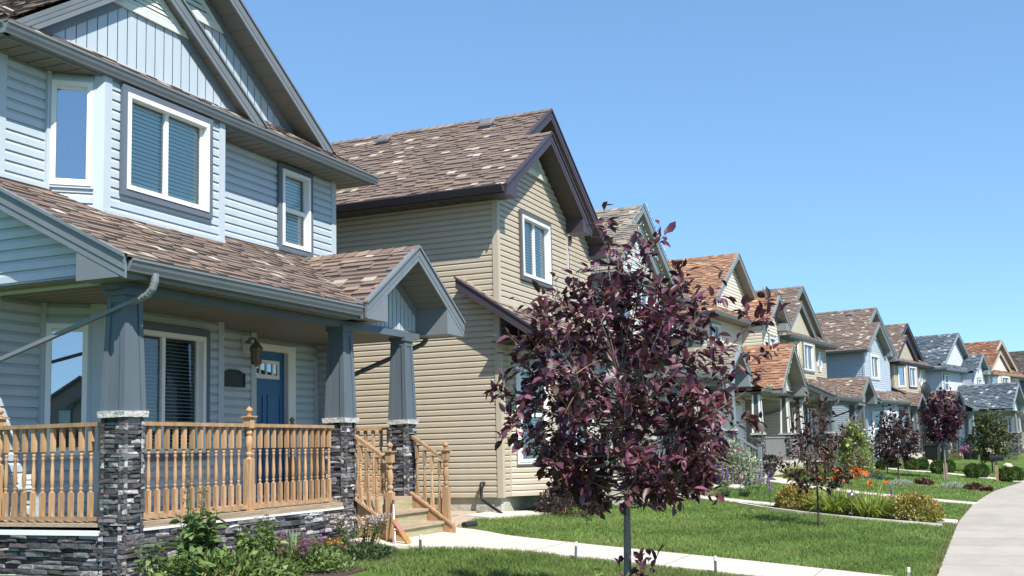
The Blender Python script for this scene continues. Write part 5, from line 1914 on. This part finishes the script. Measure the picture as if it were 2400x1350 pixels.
for (x, y), rx, h, lab in (((40.2, 2.2), .3, .22, 'dark red leaved plant between the two silvery mounds'), ((39.55, .62), .3, .2, 'dark red leaved plant near the sidewalk'), ((39.3, .25), .18, .12, 'smallest red leaved plant at the sidewalk end of the strip')):
    mound('coral_bells', G(x, y), rx, rx, h, 300, .09, .8, [(.09, .03, .025), (.14, .05, .04), (.06, .025, .02), (.16, .09, .06)], lab, 'plant', 'dark red plants in the lawn', lmat='pleaf')


def strap_clump(name, loc, n, L, W, cols, label, cat, group=None, spread=.65, rad=.12, droop=.45, flowers=0, fcol=None, fh=.7, fspread=.2):
    root = empty(name, loc, rnd.uniform(0, 6), label, cat, group)
    a = rng.uniform(0, 2 * math.pi, n)
    r_ = rad * np.sqrt(rng.random(n))
    P = np.stack([r_ * np.cos(a), r_ * np.sin(a), np.zeros(n)], 1)
    tilt = spread * rng.uniform(.15, 1.1, n)
    a2 = a + rng.normal(0, .5, n)
    D = np.stack([np.cos(a2) * tilt, np.sin(a2) * tilt, np.ones(n)], 1)
    obj('foliage', ribbons_mesh('foliage', P, D, L * rng.uniform(.6, 1.15, n), W, pick(cols, n, .18), M['leaf'], droop=droop * rng.uniform(.4, 1.5, n), seg=5), root)
    if flowers:
        b = MB()
        fp, fd, fn, fc = [], [], [], []
        for k in range(flowers):
            x, y = rng.normal(0, fspread, 2)
            z = fh * rnd.uniform(.85, 1.15)
            b.tube([(x * .25, y * .25, 0), (x * .6, y * .6, z * .6), (x, y, z)], [.005, .004, .003], 4)
            ax = unit(np.array([rng.normal(0, .6), rng.normal(0, .6), .8]))
            e1 = unit(np.cross(ax, [0, 0, 1.01]) + 1e-3)
            e2 = np.cross(ax, e1)
            for j in range(6):
                an = j * math.pi / 3
                fp.append((x, y, z))
                fd.append(unit(math.cos(an) * e1 + math.sin(an) * e2 + ax * .55))
                fn.append(ax)
        b.build('flower_stem', mat('flower_stem', (.10, .14, .03)), root)
        for k in range(flowers):
            q_ = slice(6 * k, 6 * k + 6)
            obj('flower', leaves_mesh('flower', fp[q_], fd[q_], fn[q_], .10, .044, pick(fcol, 6, .15), M['petal']), root)
    return root


LILY = [(.28, .36, .055), (.36, .43, .09), (.20, .27, .04), (.47, .50, .18)]
ORG = [(.62, .13, .02), (.55, .10, .02), (.68, .19, .03)]
strap_clump('daylily', G(23.92, 3.10), 520, .88, .026, LILY, 'daylily clump with orange blooms between the thin trunk and silver lamp', 'plant', 'daylily clumps', rad=.24, flowers=14, fcol=ORG, fh=.84, fspread=.26, spread=.95, droop=.42)
strap_clump('daylily', G(23.95, 2.42), 540, .88, .026, LILY, 'daylily clump with orange blooms beside the shrub nearest the sidewalk', 'plant', 'daylily clumps', rad=.26, flowers=16, fcol=ORG, fh=.84, fspread=.30, spread=1.0, droop=.42)
strap_clump('daylily', G(38.7, 6.3), 260, .75, .022, LILY, 'daylily clump without flowers by the cream house porch', 'plant', 'daylily clumps', rad=.25)
for (x, y), lab in (((27.9, 6.75), 'dark green strap leaved clump around the left silver lamp'), ((26.4, 5.95), 'dark green strap leaved clump below two purple spikes'), ((26.9, 5.6), 'strap leaved clump below the leaning purple spikes')):
    strap_clump('liatris_leaves', G(x, y), 90, .40, .013, [(.05, .09, .04), (.07, .12, .05), (.04, .075, .03)], lab, 'plant', 'strap leaved clumps', rad=.08)


def spike(loc, h, lean, label, col=((.42, .20, .56), (.52, .27, .64), (.33, .15, .48)), fl=.42):
    root = empty('liatris', loc, 0, label, 'flower', 'purple flower spikes')
    b = MB()
    tp = V3(lean[0], lean[1], h)
    b.tube([(0, 0, -.02), tp * .5, tp], [.006, .005, .003], 5)
    b.build('flower_stem', mat('liatris_stem', (.06, .10, .04)), root)
    n = 190
    t = 1 - fl * rng.random(n)
    a = rng.uniform(0, 6.28, n)
    P = tp[None, :] * t[:, None]
    D = np.stack([np.cos(a), np.sin(a), rng.uniform(-.1, .5, n)], 1)
    obj('flower_spike', leaves_mesh('flower_spike', P, D, rng.normal(0, 1, (n, 3)), .034 * (.55 + .6 * (1 - t) / fl), .016, pick(col, n, .2), M['petal'], simple=True), root)
    n = 70
    t = rng.uniform(.08, .6, n)
    P = tp[None, :] * t[:, None]
    a = rng.uniform(0, 6.28, n)
    D = np.stack([np.cos(a), np.sin(a), rng.uniform(.2, 1.0, n)], 1)
    obj('foliage', leaves_mesh('foliage', P, D, rng.normal(0, .4, (n, 3)) + np.array([0, 0, 1.]), .13 * (1.1 - t), .010, pick([(.055, .095, .04), (.075, .12, .05)], n), M['leaf'], simple=True), root)
    return root


for (x, y), h, ln, lab in (((26.12, 5.93), .88, (0, 0), 'tallest purple spike, left end of the flower row'), ((26.25, 5.85), .70, (.02, .0), 'purple spike close right of the tallest one'),
                           ((26.74, 5.62), .58, (-.02, .05), 'short purple spike in front of the left urn'), ((25.64, 5.09), .82, (.16, -.14), 'leaning purple spike below the right urn'),
                           ((25.87, 4.94), .78, (.22, -.12), 'purple spike leaning most to the right'), ((24.95, 4.62), .60, (0, 0), 'single purple spike left of the orange tipped shrub'),
                           ((24.75, 2.02), .70, (0, 0), 'purple spike between the daylilies and the shrub nearest the sidewalk')):
    spike(G(x, y), h, ln, lab)

# ---------------- front bed of the blue house
LEAFG = [(.12, .19, .048), (.155, .23, .06), (.09, .15, .04), (.21, .27, .095)]


def stalk_plant(name, loc, nst, h, spread, L, W, cols, label, cat, nl=14, head=None, hn=12, hcols=None, hsize=.03, group=None, droop=.1, hspread=.05, simple=False, hr=.4):
    root = empty(name, loc, 0, label, cat, group)
    b = MB()
    P, D, N, hp, hd = [], [], [], [], []
    for k in range(nst):
        a = rnd.uniform(0, 6.28)
        r_ = spread * math.sqrt(rnd.random())
        hh = h * rnd.uniform(.7, 1.1)
        b0 = V3(math.cos(a) * r_ * .45, math.sin(a) * r_ * .45, -.02)
        t1 = V3(math.cos(a) * r_, math.sin(a) * r_, hh)
        pa = [b0, b0 * .5 + t1 * .5 + V3(rnd.uniform(-.02, .02), rnd.uniform(-.02, .02), .02), t1]
        b.tube(pa, [.006, .005, .002], 4)
        for j in range(nl):
            t = .12 + .85 * (j + rnd.random()) / nl
            p, d = along(pa, t)
            aa = j * 2.4 + rnd.random()
            P.append(p)
            D.append(V3(math.cos(aa), math.sin(aa), rnd.uniform(-.3, .6)))
            N.append(V3(0, 0, 1) + rng.normal(0, .4, 3))
        if head:
            for j in range(hn):
                t = rnd.random()
                c = t1 + (V3(0, 0, -t * hr * hh) if head == 'spike' else V3(0, 0, 0)) + rng.normal(0, 1, 3) * (hspread if head == 'flat' else .014) * np.array([1, 1, .25])
                hp.append(c)
                hd.append(unit(rng.normal(0, 1, 3) + V3(0, 0, .6)))
    b.build('flower_stem', mat('plant_stem', (.10, .13, .045)), root)
    n = len(P)
    Ls = L * rng.uniform(.6, 1.2, n)
    obj('foliage', leaves_mesh('foliage', P, D, N, Ls, Ls * W, pick(cols, n, .2), M['leaf'], curl=.25, simple=simple), root)
    if head:
        n = len(hp)
        if head == 'flat':
            for k in range(nst):
                q_ = slice(hn * k, hn * k + hn)
                obj('flower', leaves_mesh('flower', hp[q_], hd[q_], np.array(hd[q_]) + rng.normal(0, .5, (hn, 3)), hsize, hsize * .7, pick(hcols, hn, .15), M['petal'], simple=simple), root)
        else:
            obj('flower', leaves_mesh('flower', hp, hd, np.array(hd) + rng.normal(0, .5, (n, 3)), hsize, hsize * .7, pick(hcols, n, .15), M['petal'], simple=True), root)
    return root


stalk_plant('peony', G(7.95, 6.9), 17, .54, .30, .145, .34, LEAFG, 'broad leaved green plant nearest the first stone pier', 'plant', nl=13)
stalk_plant('monkshood', G(8.55, 7.05), 15, .72, .26, .13, .62, [(.09, .155, .045), (.12, .19, .06), (.15, .22, .075)], 'tall cut leaved green plant in front of the wooden railing', 'plant', nl=22)
stalk_plant('tall_weed', G(8.5, 7.1), 5, 1.22, .12, .07, .3, [(.10, .14, .05), (.16, .17, .07)], 'tall gone to seed stalk rising in front of the railing', 'plant', nl=8, head='spike', hn=46, hcols=[(.28, .22, .12), (.35, .27, .14), (.2, .2, .09)], hsize=.022, hr=.38)
stalk_plant('leafy_plant', G(9.2, 6.95), 22, .46, .34, .09, .5, LEAFG + GRN, 'bushy green plant behind the magenta flowers', 'plant', nl=18)
stalk_plant('leafy_plant', G(9.9, 7.2), 12, .52, .14, .06, .5, GRN, 'upright dark green plant against the stone base', 'plant', nl=20)
stalk_plant('loosestrife', G(9.85, 6.75), 24, .38, .30, .06, .3, [(.13, .14, .06), (.10, .12, .05), (.16, .10, .07)], 'magenta flower spikes in front of the stone base', 'flower', nl=12, head='spike', hn=16, hcols=[(.42, .08, .40), (.50, .12, .46), (.20, .08, .12), (.25, .14, .12)], hsize=.024, hr=.35)
stalk_plant('marigold', G(10.5, 6.95), 20, .22, .34, .07, .5, LEAFG, 'orange flowers in the middle of the front bed', 'flower', nl=14, head='flat', hn=5, hcols=[(.65, .24, .02), (.6, .18, .02), (.68, .32, .03)], hsize=.035, hspread=.02)
strap_clump('iris', G(10.1, 7.0), 22, .42, .028, [(.16, .24, .12), (.2, .28, .15)], 'few upright sword leaves beside the orange flowers', 'plant', rad=.06, spread=.4, droop=.1)
stalk_plant('yarrow', G(11.45, 7.0), 26, .42, .38, .07, .25, [(.06, .10, .035), (.08, .13, .045), (.05, .085, .03)], 'pinkish white flower heads beside the wooden stairs', 'flower', nl=26, head='flat', hn=24, hcols=[(.62, .52, .47), (.66, .60, .54), (.55, .38, .36), (.5, .36, .26)], hsize=.026, hspread=.034)
mound('ground_cover', G(11.1, 6.75), .62, .3, .12, 1300, .06, .35, [(.045, .085, .025), (.065, .11, .035)], 'low dark green foliage below the white flower heads', 'plant')
mound('ground_cover', G(8.6, 6.75), .75, .4, .28, 1500, .08, .45, LEAFG, 'low leafy foliage along the left of the bed', 'plant')
mound('ground_cover', G(10.1, 6.6), .5, .3, .12, 900, .05, .4, LEAFG, 'low leafy foliage around the magenta flowers', 'plant')
mound('ground_cover', G(10.3, 7.15), .75, .4, .2, 1500, .065, .4, LEAFG, 'low leafy foliage between the magenta and orange flowers and the stone base', 'plant')
mound('ground_cover', G(10.0, 6.75), .55, .3, .2, 1100, .06, .4, LEAFG, 'low leafy foliage under the magenta flowers at the lawn edge', 'plant')
stalk_plant('leafy_sprout', G(8.75, 3.02), 4, .62, .08, .10, .6, LEAFG, 'broad leaved green sprout left of the purple tree trunk', 'plant', nl=7)


# ------------------------------------------------------------------ small things
def bollard(x, y, lean, label):
    r_ = empty('path_light', G(x, y), 0, label, 'garden light', 'steel lights along the front path')
    b = MB()
    b.tube([(0, 0, -.05), (lean[0] * .75, lean[1] * .75, .165)], .017, 12)
    b.build('post', M['steel'], r_, smooth=True)
    b = MB()
    b.tube([(lean[0] * .75, lean[1] * .75, .166), (lean[0], lean[1], .22)], .0175, 12)
    b.build('light_cap', M['lampw'], r_, smooth=True)


bollard(11.97, 6.48, (0, 0), 'steel path light by the foot of the wooden stairs')
bollard(12.95, 4.83, (.02, -.01), 'slightly leaning steel path light left of the purple tree trunk')
bollard(13.06, 3.10, (0, 0), 'steel path light right of the purple tree trunk')
bollard(14.0, 1.0, (0, 0), 'steel path light at the sidewalk end of the front path')


def solar(x, y, h, label):
    r_ = empty('solar_light', G(x, y), 0, label, 'garden light', 'silver globe lights in the flower beds')
    b = MB()
    b.tube([(0, 0, -.05), (0, 0, h - .06)], .008, 6)
    b.build('post', M['steel'], r_)
    b = MB()
    b.lathe([(.01, h - .10), (.03, h - .07), (.065, h - .04), (.08, h + .005), (.075, h + .03), (.05, h + .055), (.01, h + .07)], (0, 0, 0), 14)
    b.build('globe', M['steel'], r_, smooth=True)


solar(23.6, 2.72, .46, 'silver globe light between the two blooming daylilies')
solar(27.8, 6.91, .20, 'silver globe light left of the purple spikes')


def urn(x, y, h, label, pl):
    r_ = empty('urn_planter', G(x, y), 0, label, 'planter', 'dark urns beside the garden path')
    b = MB()
    b.lathe([(.19, 0), (.19, .03), (.13, .06), (.07, .11), (.07, .15), (.13, .20), (.17, .28), (.195, .40), (.205, h - .05), (.245, h - .03), (.245, h), (.20, h), (.18, h - .05)], (0, 0, 0), 20)
    b.build('pot', mat('urn_grey', (.055, .058, .062), rough=.6, nscale=8), r_, smooth=True)
    n = 500
    d = unit(rng.normal(0, 1, (n, 3)) + np.array([0, 0, .4]))
    P = d * np.array([.34, .34, .22]) * (1 - .4 * rng.random((n, 1))) + np.array([0, 0, h + .02])
    obj('foliage', leaves_mesh('foliage', P, d + rng.normal(0, .5, (n, 3)), rng.normal(0, 1, (n, 3)), .075, .04, pick([(.03, .022, .025), (.045, .03, .03), (.03, .045, .02), (.02, .02, .018)], n), M['leaf'], simple=True), r_)
    n = 40
    a = rng.uniform(0, 6.28, n)
    D = np.stack([np.cos(a) * .5, np.sin(a) * .5, np.ones(n)], 1)
    obj('spike_leaves', ribbons_mesh('spike_leaves', np.zeros((n, 3)) + np.array([0, 0, h]), D, pl * rng.uniform(.6, 1.1, n), .016, pick([(.12, .17, .05), (.35, .33, .10), (.08, .12, .04)], n), M['leaf'], droop=.3), r_)


urn(34.04, 6.93, .62, 'dark urn planter with tall grassy leaves, left of the pair', .6)
urn(35.6, 6.55, .56, 'dark urn planter with black foliage, right of the pair', .35)


def boulder(name, loc, rx, ry, h, col, label, seed):
    b = MB()
    r_ = random.Random(seed)
    prof = [(1, 0), (1.02, .25), (.93, .55), (.7, .85), (.3, 1.0)]
    nn = 11
    ring = []
    for (q_, z) in prof:
        ring.append([(rx * q_ * math.cos(2 * math.pi * k / nn) * r_.uniform(.85, 1.12), ry * q_ * math.sin(2 * math.pi * k / nn) * r_.uniform(.85, 1.12), h * z * r_.uniform(.9, 1.08) - .03) for k in range(nn)])
    for a, c in zip(ring, ring[1:]):
        for k in range(nn):
            b.face([a[k], a[(k + 1) % nn], c[(k + 1) % nn], c[k]])
    b.face(ring[-1])
    o = b.build(name, mat('boulder_stone', col, rough=.9, nscale=6, namt=.25, bump=.6, bscale=12))
    o.location = loc
    tag(o, label, 'rock', 'rocks in the gardens')


boulder('rock', G(29.5, 7.0), .30, .22, .15, (.42, .39, .35), 'flat pale rock left of the white edged shrub', 1)
boulder('rock', G(30.3, 6.55), .42, .25, .14, (.46, .43, .38), 'wide flat pale rock in front of the white edged shrub', 2)
boulder('rock', G(53.1, 2.67), .3, .28, .46, (.62, .50, .36), 'rounded beige boulder behind the clipped shrubs', 3)
boulder('rock', G(63.0, -.7), .4, .25, .2, (.55, .46, .36), 'small beige rock below the spruce', 4)

# lamp post
r_ = empty('lamp_post', G(51.34, 4.33), 0, 'black garden lamp post with lantern in front of the light blue house', 'lamp post')
b = MB()
b.lathe([(.11, 0), (.11, .08), (.085, .12), (.075, .45), (.085, .48), (.05, .55), (.035, 1.9), (.05, 1.93), (.03, 1.98), (.06, 2.02), (.03, 2.05)], (0, 0, 0), 12)
b.build('post', M['black'], r_, smooth=True)
b = MB()
b.lathe([(.09, 2.05), (.15, 2.34), (.15, 2.36)], (0, 0, 0), 6)
b.build('lantern_glass', M['lampw'], r_)
b = MB()
b.lathe([(.20, 2.36), (.19, 2.39), (.10, 2.47), (.04, 2.50), (.015, 2.56)], (0, 0, 0), 6)
for k in range(6):
    a = k * math.pi / 3
    b.tube([(.092 * math.cos(a), .092 * math.sin(a), 2.05), (.153 * math.cos(a), .153 * math.sin(a), 2.36)], .010, 4)
b.build('lantern_cap', M['black'], r_)

# mailbox
r_ = empty('mailbox', G(46.47, -.12), -.10, 'black mailbox on a leaning wooden post by the path', 'mailbox')
b = MB()
b.hexa([(-.05, -.05, -.1), (.05, -.05, -.1), (.05, .05, -.1), (-.05, .05, -.1)], [(-.09, -.05, .80), (.01, -.05, .80), (.01, .05, .80), (-.09, .05, .80)])
b.build('post', M['wood'], r_)
b = MB()
ar = [(.11 * math.cos(math.pi * k / 8), .86 + .04 + .11 * math.sin(math.pi * k / 8)) for k in range(9)]
pr = [(.11, .80)] + ar + [(-.11, .80)]
xa, xb = -.06, .0
for ya, yb_ in ((-.30, .22),):
    n = len(pr)
    A = [(-.04 + p[0], ya, p[1]) for p in pr]
    B = [(-.04 + p[0], yb_, p[1]) for p in pr]
    for k in range(n):
        b.face([A[k], A[(k + 1) % n], B[(k + 1) % n], B[k]])
    b.face(A)
    b.face(B)
b.build('box', M['black'], r_)
b = MB()
b.box(.075, .085, -.24, -.22, .86, 1.0)
b.box(.075, .085, -.22, -.14, .95, 1.0)
b.build('flag', mat('flag_red', (.45, .03, .03)), r_)

# wheeled bins
for (x, y), lab in (((59.76, 2.76), 'black wheeled bin with a grooved lid, left of the pair'), ((61.6, 2.45), 'black wheeled bin with a white mark, right of the pair')):
    r_ = empty('wheeled_bin', G(x, y), -.25, lab, 'bin', 'wheeled bins by the driveway')
    b = MB()
    b.hexa([(-.22, -.26, .08), (.22, -.26, .08), (.22, .26, .08), (-.22, .26, .08)], [(-.29, -.34, .92), (.29, -.34, .92), (.29, .36, .92), (-.29, .36, .92)])
    b.build('bin_body', M['black'], r_)
    b = MB()
    b.hexa([(-.31, -.37, .925), (.31, -.37, .925), (.31, .38, .925), (-.31, .38, .925)], [(-.27, -.30, 1.02), (.27, -.30, 1.02), (.27, .36, 1.02), (-.27, .36, 1.02)])
    for k in range(4):
        b.box(-.22 + k * .13, -.17 + k * .13, -.29, .34, 1.022, 1.04)
    b.build('lid', M['black'], r_)
    for s in (-1, 1):
        b = MB()
        b.tube([(s * .25, .26, .10), (s * .31, .26, .10)], .10, 12)
        b.build('wheel', M['black'], r_)
    if 'white mark' in lab:
        b = MB()
        b.box(-.305, -.29, -.10, .06, .62, .80)
        b.build('sticker', M['white'], r_)

# tall square flower pots
for (x, y), lab, fl in (((68.46, 1.32), 'tall dark square pot full of pink flowers', True), ((69.17, .94), 'tall dark square pot without flowers', False)):
    r_ = empty('flower_pot', G(x, y), -.2, lab, 'planter', 'square pots at the stairs')
    b = MB()
    for k in range(5):
        z0, z1 = k * .11, k * .11 + .105
        w0, w1 = .16 + .014 * k, .16 + .014 * (k + 1)
        b.hexa([(-w0, -w0, z0), (w0, -w0, z0), (w0, w0, z0), (-w0, w0, z0)], [(-w1, -w1, z1), (w1, -w1, z1), (w1, w1, z1), (-w1, w1, z1)])
    b.build('pot', M['black'], r_)
    n = 420 if fl else 90
    d = unit(rng.normal(0, 1, (n, 3)) + np.array([0, 0, .5]))
    P = d * np.array([.36, .36, .24]) * (1 if fl else .5) + np.array([0, 0, .55])
    cs_ = [(.6, .05, .28), (.7, .1, .36), (.55, .3, .5), (.06, .11, .03), (.3, .3, .6)] if fl else GRN
    obj('flower' if fl else 'foliage', leaves_mesh('flower', P, d + rng.normal(0, .4, (n, 3)), d, .09, .07, pick(cs_, n), M['petal'], simple=True), r_)

# tools leaning at the stairs
r_ = empty('garden_tool', G(12.18, 6.95, .03), 0, 'thin metal pole with a dark grip leaning on the newel post', 'tool')
b = MB()
b.tube([(0, 0, 0), (.17, .12, .50)], .009, 8)
b.build('pole', M['steel'], r_, smooth=True)
b = MB()
b.tube([(.17, .12, .50), (.185, .13, .55)], .015, 8)
b.build('grip', M['black'], r_)
b = MB()
b.tube([(.055, .04, .16), (.062, .044, .18)], .013, 8)
b.build('band', mat('red_band', (.5, .03, .04)), r_)
r_ = empty('wood_offcut', G(12.37, 6.90, .035), 0, 'slanted wooden offcut with a pink label at the foot of the stairs', 'wood')
b = MB()
A = V3(.02, -.02, .0)
ax = unit(V3(-.18, .16, .36))
sd = unit(np.cross(ax, V3(-.5, -.8, 0)))
nr = np.cross(sd, ax)
b.obox(A - sd * .03, sd * .06, nr * .04, ax * .36)
b.build('board', mat('orange_wood', (.42, .22, .07), nscale=7, namt=.25), r_)
nr2 = nr if nr @ V3(-.5, -.8, 0) > 0 else -nr
b = MB()
q_ = A - sd * .022 + ax * .19 + (nr * .04 if nr @ V3(-.5, -.8, 0) > 0 else V3(0, 0, 0)) + nr2 * .002
b.obox(q_, sd * .044, ax * .14, nr2 * .002)
b.build('tag', mat('pink_tag', (.50, .20, .21)), r_)
tag(r_)
b = MB()
for k, (a, c) in enumerate((((0, 0, .03), (.28, -.05, .03)),)):
    pts = [V3(*a) + (V3(*c) - V3(*a)) * t for t in np.linspace(0, 1, 22)]
    b.tube(pts, [.045 + .006 * (i % 2) for i in range(22)], 10)
o = b.build('drain_hose', M['black'], smooth=False)
o.location = G(14.75, 7.25, .03)
tag(o, 'black corrugated drain hose end lying beside the stairs', 'hose')

# satellite dish on the dark trimmed house's porch roof
c7, s7 = math.cos(-.207), math.sin(-.207)
lx, ly = 9.7 - OA[0], 8.3 - OA[1]
r_ = empty('satellite_dish', (69.0 + c7 * lx - s7 * ly, 4.47 + s7 * lx + c7 * ly, .565 + 4.15 - .6), -.6, 'dark satellite dish on the porch roof of the black trimmed house', 'satellite dish')
b = MB()
rows = [[(.45 * t * math.cos(a), -.12 + .16 * t * t - .1, .45 + .52 * t * math.sin(a)) for a in np.linspace(0, 2 * math.pi, 16, endpoint=False)] for t in (.05, .4, .7, 1)]
for A_, B_ in zip(rows, rows[1:]):
    for k in range(16):
        b.face([A_[k], A_[(k + 1) % 16], B_[(k + 1) % 16], B_[k]])
b.build('dish', M['black'], r_, smooth=True)
b = MB()
b.tube([(0, 0, -.1), (0, 0, .3), (0, -.15, .45)], .025, 6)
b.tube([(0, -.1, .05), (0, -.55, .15)], .015, 5)
b.build('arm', M['steel'], r_)


# string lights on roof edges
def light_string(paths, label, origin):
    b = MB()
    cols = [(.6, .06, .05), (.65, .5, .08), (.08, .4, .15), (.1, .25, .6), (.7, .7, .66), (.7, .7, .66)]
    for A, B in paths:
        A, B = np.array(A, float), np.array(B, float)
        n = int(np.linalg.norm(B - A) / .13)
        b.tube([A + V3(0, 0, .02), B + V3(0, 0, .02)], .008, 4, (.02, .1, .05))
        for k in range(n):
            p = A + (B - A) * (k + rnd.random() * .6) / n
            q_ = p + V3(rnd.uniform(-.02, .02), -.03, rnd.uniform(-.02, .09))
            b.lathe([(.004, -.02), (.013, 0), (.011, .02), (.003, .035)], q_, 5, rnd.choice(cols))
    o = b.build('string_lights', M['attr'])
    tag(o, label, 'string lights')
    return o


def xf(root, P, off):
    c, s = math.cos(root[1]), math.sin(root[1])
    q_ = np.array(P, float) - np.array(off)
    return (root[0][0] + c * q_[0] - s * q_[1], root[0][1] + s * q_[0] + c * q_[1], root[0][2] + q_[2])


R3 = ((29.6, 9.05, .6), -.03)
light_string([(xf(R3, (10.54, 9.32, 8.02), OA), xf(R3, (8.30, 9.32, 6.53), OA)), (xf(R3, (10.54, 9.32, 8.02), OA), xf(R3, (12.79, 9.32, 6.52), OA)),
              (xf(R3, (11.75, 9.58, 8.87), OA), xf(R3, (10.6, 9.58, 8.10), OA)), (xf(R3, (11.75, 9.58, 8.87), OA), xf(R3, (14.93, 9.58, 6.75), OA))], 'coloured string lights along the double gable of the grey roofed house', R3)
R4 = ((40.4, 8.5, .6), -.08)
light_string([(xf(R4, (.1, -2.2, 4.74), (0, 0, 0)), xf(R4, (-1.76, -2.2, 3.07), (0, 0, 0))), (xf(R4, (.1, -2.2, 4.74), (0, 0, 0)), xf(R4, (1.96, -2.2, 3.07), (0, 0, 0))),
              (xf(R4, (-2.7, -1.82, 3.06), (0, 0, 0)), xf(R4, (-1.76, -1.82, 3.06), (0, 0, 0))), (xf(R4, (1.96, -1.82, 3.06), (0, 0, 0)), xf(R4, (3.6, -1.82, 3.06), (0, 0, 0)))], 'string lights along the porch gable of the orange roofed house', R4)


# ------------------------------------------------------------------ grass
def seg_dist(P, pts):
    d = np.full(len(P), 1e9)
    for a, c in zip(pts, pts[1:]):
        a, c = np.array(a), np.array(c)
        t = np.clip(((P - a) @ (c - a)) / ((c - a) @ (c - a)), 0, 1)
        d = np.minimum(d, np.linalg.norm(P - (a + t[:, None] * (c - a)), axis=1))
    return d


def vnoise(x, y, s, seed):
    r_ = np.random.default_rng(seed)
    g = r_.random((64, 64))
    fx, fy = x / s, y / s
    i, j = np.floor(fx).astype(int), np.floor(fy).astype(int)
    u, v = fx - i, fy - j
    u, v = u * u * (3 - 2 * u), v * v * (3 - 2 * v)
    f = lambda a, c: g[a % 64, c % 64]
    return f(i, j) * (1 - u) * (1 - v) + f(i + 1, j) * u * (1 - v) + f(i, j + 1) * (1 - u) * v + f(i + 1, j + 1) * u * v


def grass(name, x0, x1, d0, d1, dens, hgt, wid, seed):
    r_ = np.random.default_rng(seed)
    n = int((x1 - x0) * (d1 - d0) * dens)
    x = r_.uniform(x0, x1, n)
    dd = r_.uniform(d0, d1, n)
    y = ye(x) + dd
    P = np.stack([x, y], 1)
    keep = np.ones(n, bool)
    pl_, pr_ = np.interp(y, p1y, [q_[0][0] for q_ in p1rows]), np.interp(y, p1y, [q_[1][0] for q_ in p1rows])
    on1 = (x > pl_ + .0) & (x < pr_ - .0) & (y < 7.6)
    keep &= ~on1
    for pth, w_ in ((PATH2, 1.0), (PATH3, 1.0), (PATH4, 1.1)):
        keep &= seg_dist(P, pth) > w_ / 2 - .01
    keep &= ~((x > 6.0) & (x < 12.15) & (y > np.interp(x, [9, 10, 11.4, 12], [6.35, 6.55, 6.6, 6.6]) + .25 * vnoise(x, y, .5, 5)))
    keep &= ~((x > 14.6) & (x < 16.6) & (y > 7.35 + (x - 14.6) * .25))
    keep &= ~((x > 16.2) & (x < 18.2) & (y > 7.65 - (x - 16.2) * .22))
    keep &= ~((x > 23.35) & (x < 24.5) & (y > 1.0) & (y < 4.4))
    keep &= ~((np.abs(x - (38.5 + .9 * np.clip((2.9 - y) / 2.4, 0, 1) + .3)) < .32) & (y > .2) & (y < 3.1))
    keep &= ~((x > 27.0) & (y > 7.7))
    x, y, dd = x[keep], y[keep], dd[keep]
    n = len(x)
    near1 = np.minimum(np.abs(x - np.interp(y, p1y, [q_[0][0] for q_ in p1rows])), np.abs(x - np.interp(y, p1y, [q_[1][0] for q_ in p1rows])))
    edge = np.minimum(near1, dd)
    edge = np.minimum(edge, np.abs(seg_dist(np.stack([x, y], 1), PATH2) - .5))
    edge = np.minimum(edge, np.abs(seg_dist(np.stack([x, y], 1), PATH3) - .5))
    nz = .22 * (np.sin((x * .35 + y) * 5.2) > 0) + vnoise(x, y, .9, 1) * .42 + vnoise(x, y, .28, 2) * .3 + vnoise(x, y, 3.1, 3) * .4
    base = np.array([[.20, .295, .078]]) * (.55 + .75 * nz[:, None]) * r_.uniform(.7, 1.3, (n, 1))
    yel = np.array([.33, .35, .13])
    mixy = np.clip((vnoise(x, y, .45, 9) * .6 + vnoise(x, y, 1.7, 19) * .6 - .48) * 1.7, 0, .75)[:, None] * r_.random((n, 1))
    base = base * (1 - mixy) + yel * mixy
    dry = np.clip(1 - edge / (.10 + .10 * vnoise(x, y, .4, 4)), 0, 1)[:, None] * (r_.random((n, 1)) < .75)
    base = base * (1 - .8 * dry) + np.array([.30, .23, .11]) * .8 * dry
    h = hgt * (.55 + .7 * r_.random(n)) * (.75 + .5 * vnoise(x, y, .35, 6))
    a = r_.uniform(0, 6.28, n)
    ln = r_.normal(0, .38, (n, 2))
    z = gz(x, y) - .004
    b0 = np.stack([x - np.cos(a) * wid / 2, y - np.sin(a) * wid / 2, z], 1)
    b1 = np.stack([x + np.cos(a) * wid / 2, y + np.sin(a) * wid / 2, z], 1)
    m = np.stack([x + ln[:, 0] * h * .4, y + ln[:, 1] * h * .4, z + h * .6], 1)
    m0 = m - np.stack([np.cos(a), np.sin(a), np.zeros(n)], 1) * wid * .36
    m1 = m + np.stack([np.cos(a), np.sin(a), np.zeros(n)], 1) * wid * .36
    t = np.stack([x + ln[:, 0] * h, y + ln[:, 1] * h, z + h], 1)
    v = np.stack([b0, b1, m1, t, m0], 1).reshape(-1, 3)
    me = quick_mesh(name, v, np.arange(n * 5), np.full(n, 5), base, M['grass'])
    return tag(obj(name, me), kind='stuff')


grass('lawn_grass', 10.2, 13.2, .0, 6.0, 3200, .060, .0065, 1)
grass('lawn_grass', 14.3, 20, .0, 7.7, 1900, .058, .0085, 2)
grass('lawn_grass', 20, 25.6, .0, 7.5, 1150, .058, .011, 3)
grass('lawn_grass', 24.5, 36, .0, 7.4, 560, .058, .015, 4)
grass('lawn_grass', 36, 62, .0, 7.0, 160, .06, .026, 5)

# houses across the street (outside the frame, mirrored in the front windows)
m11 = house_mats('opposite_house', (.33, .29, .25), (.16, .15, .14))
house_b((-50, -43, .2), R(180 - 30), 'grey brown house across the street, mirrored in the porch window', None, m11, 'dark')
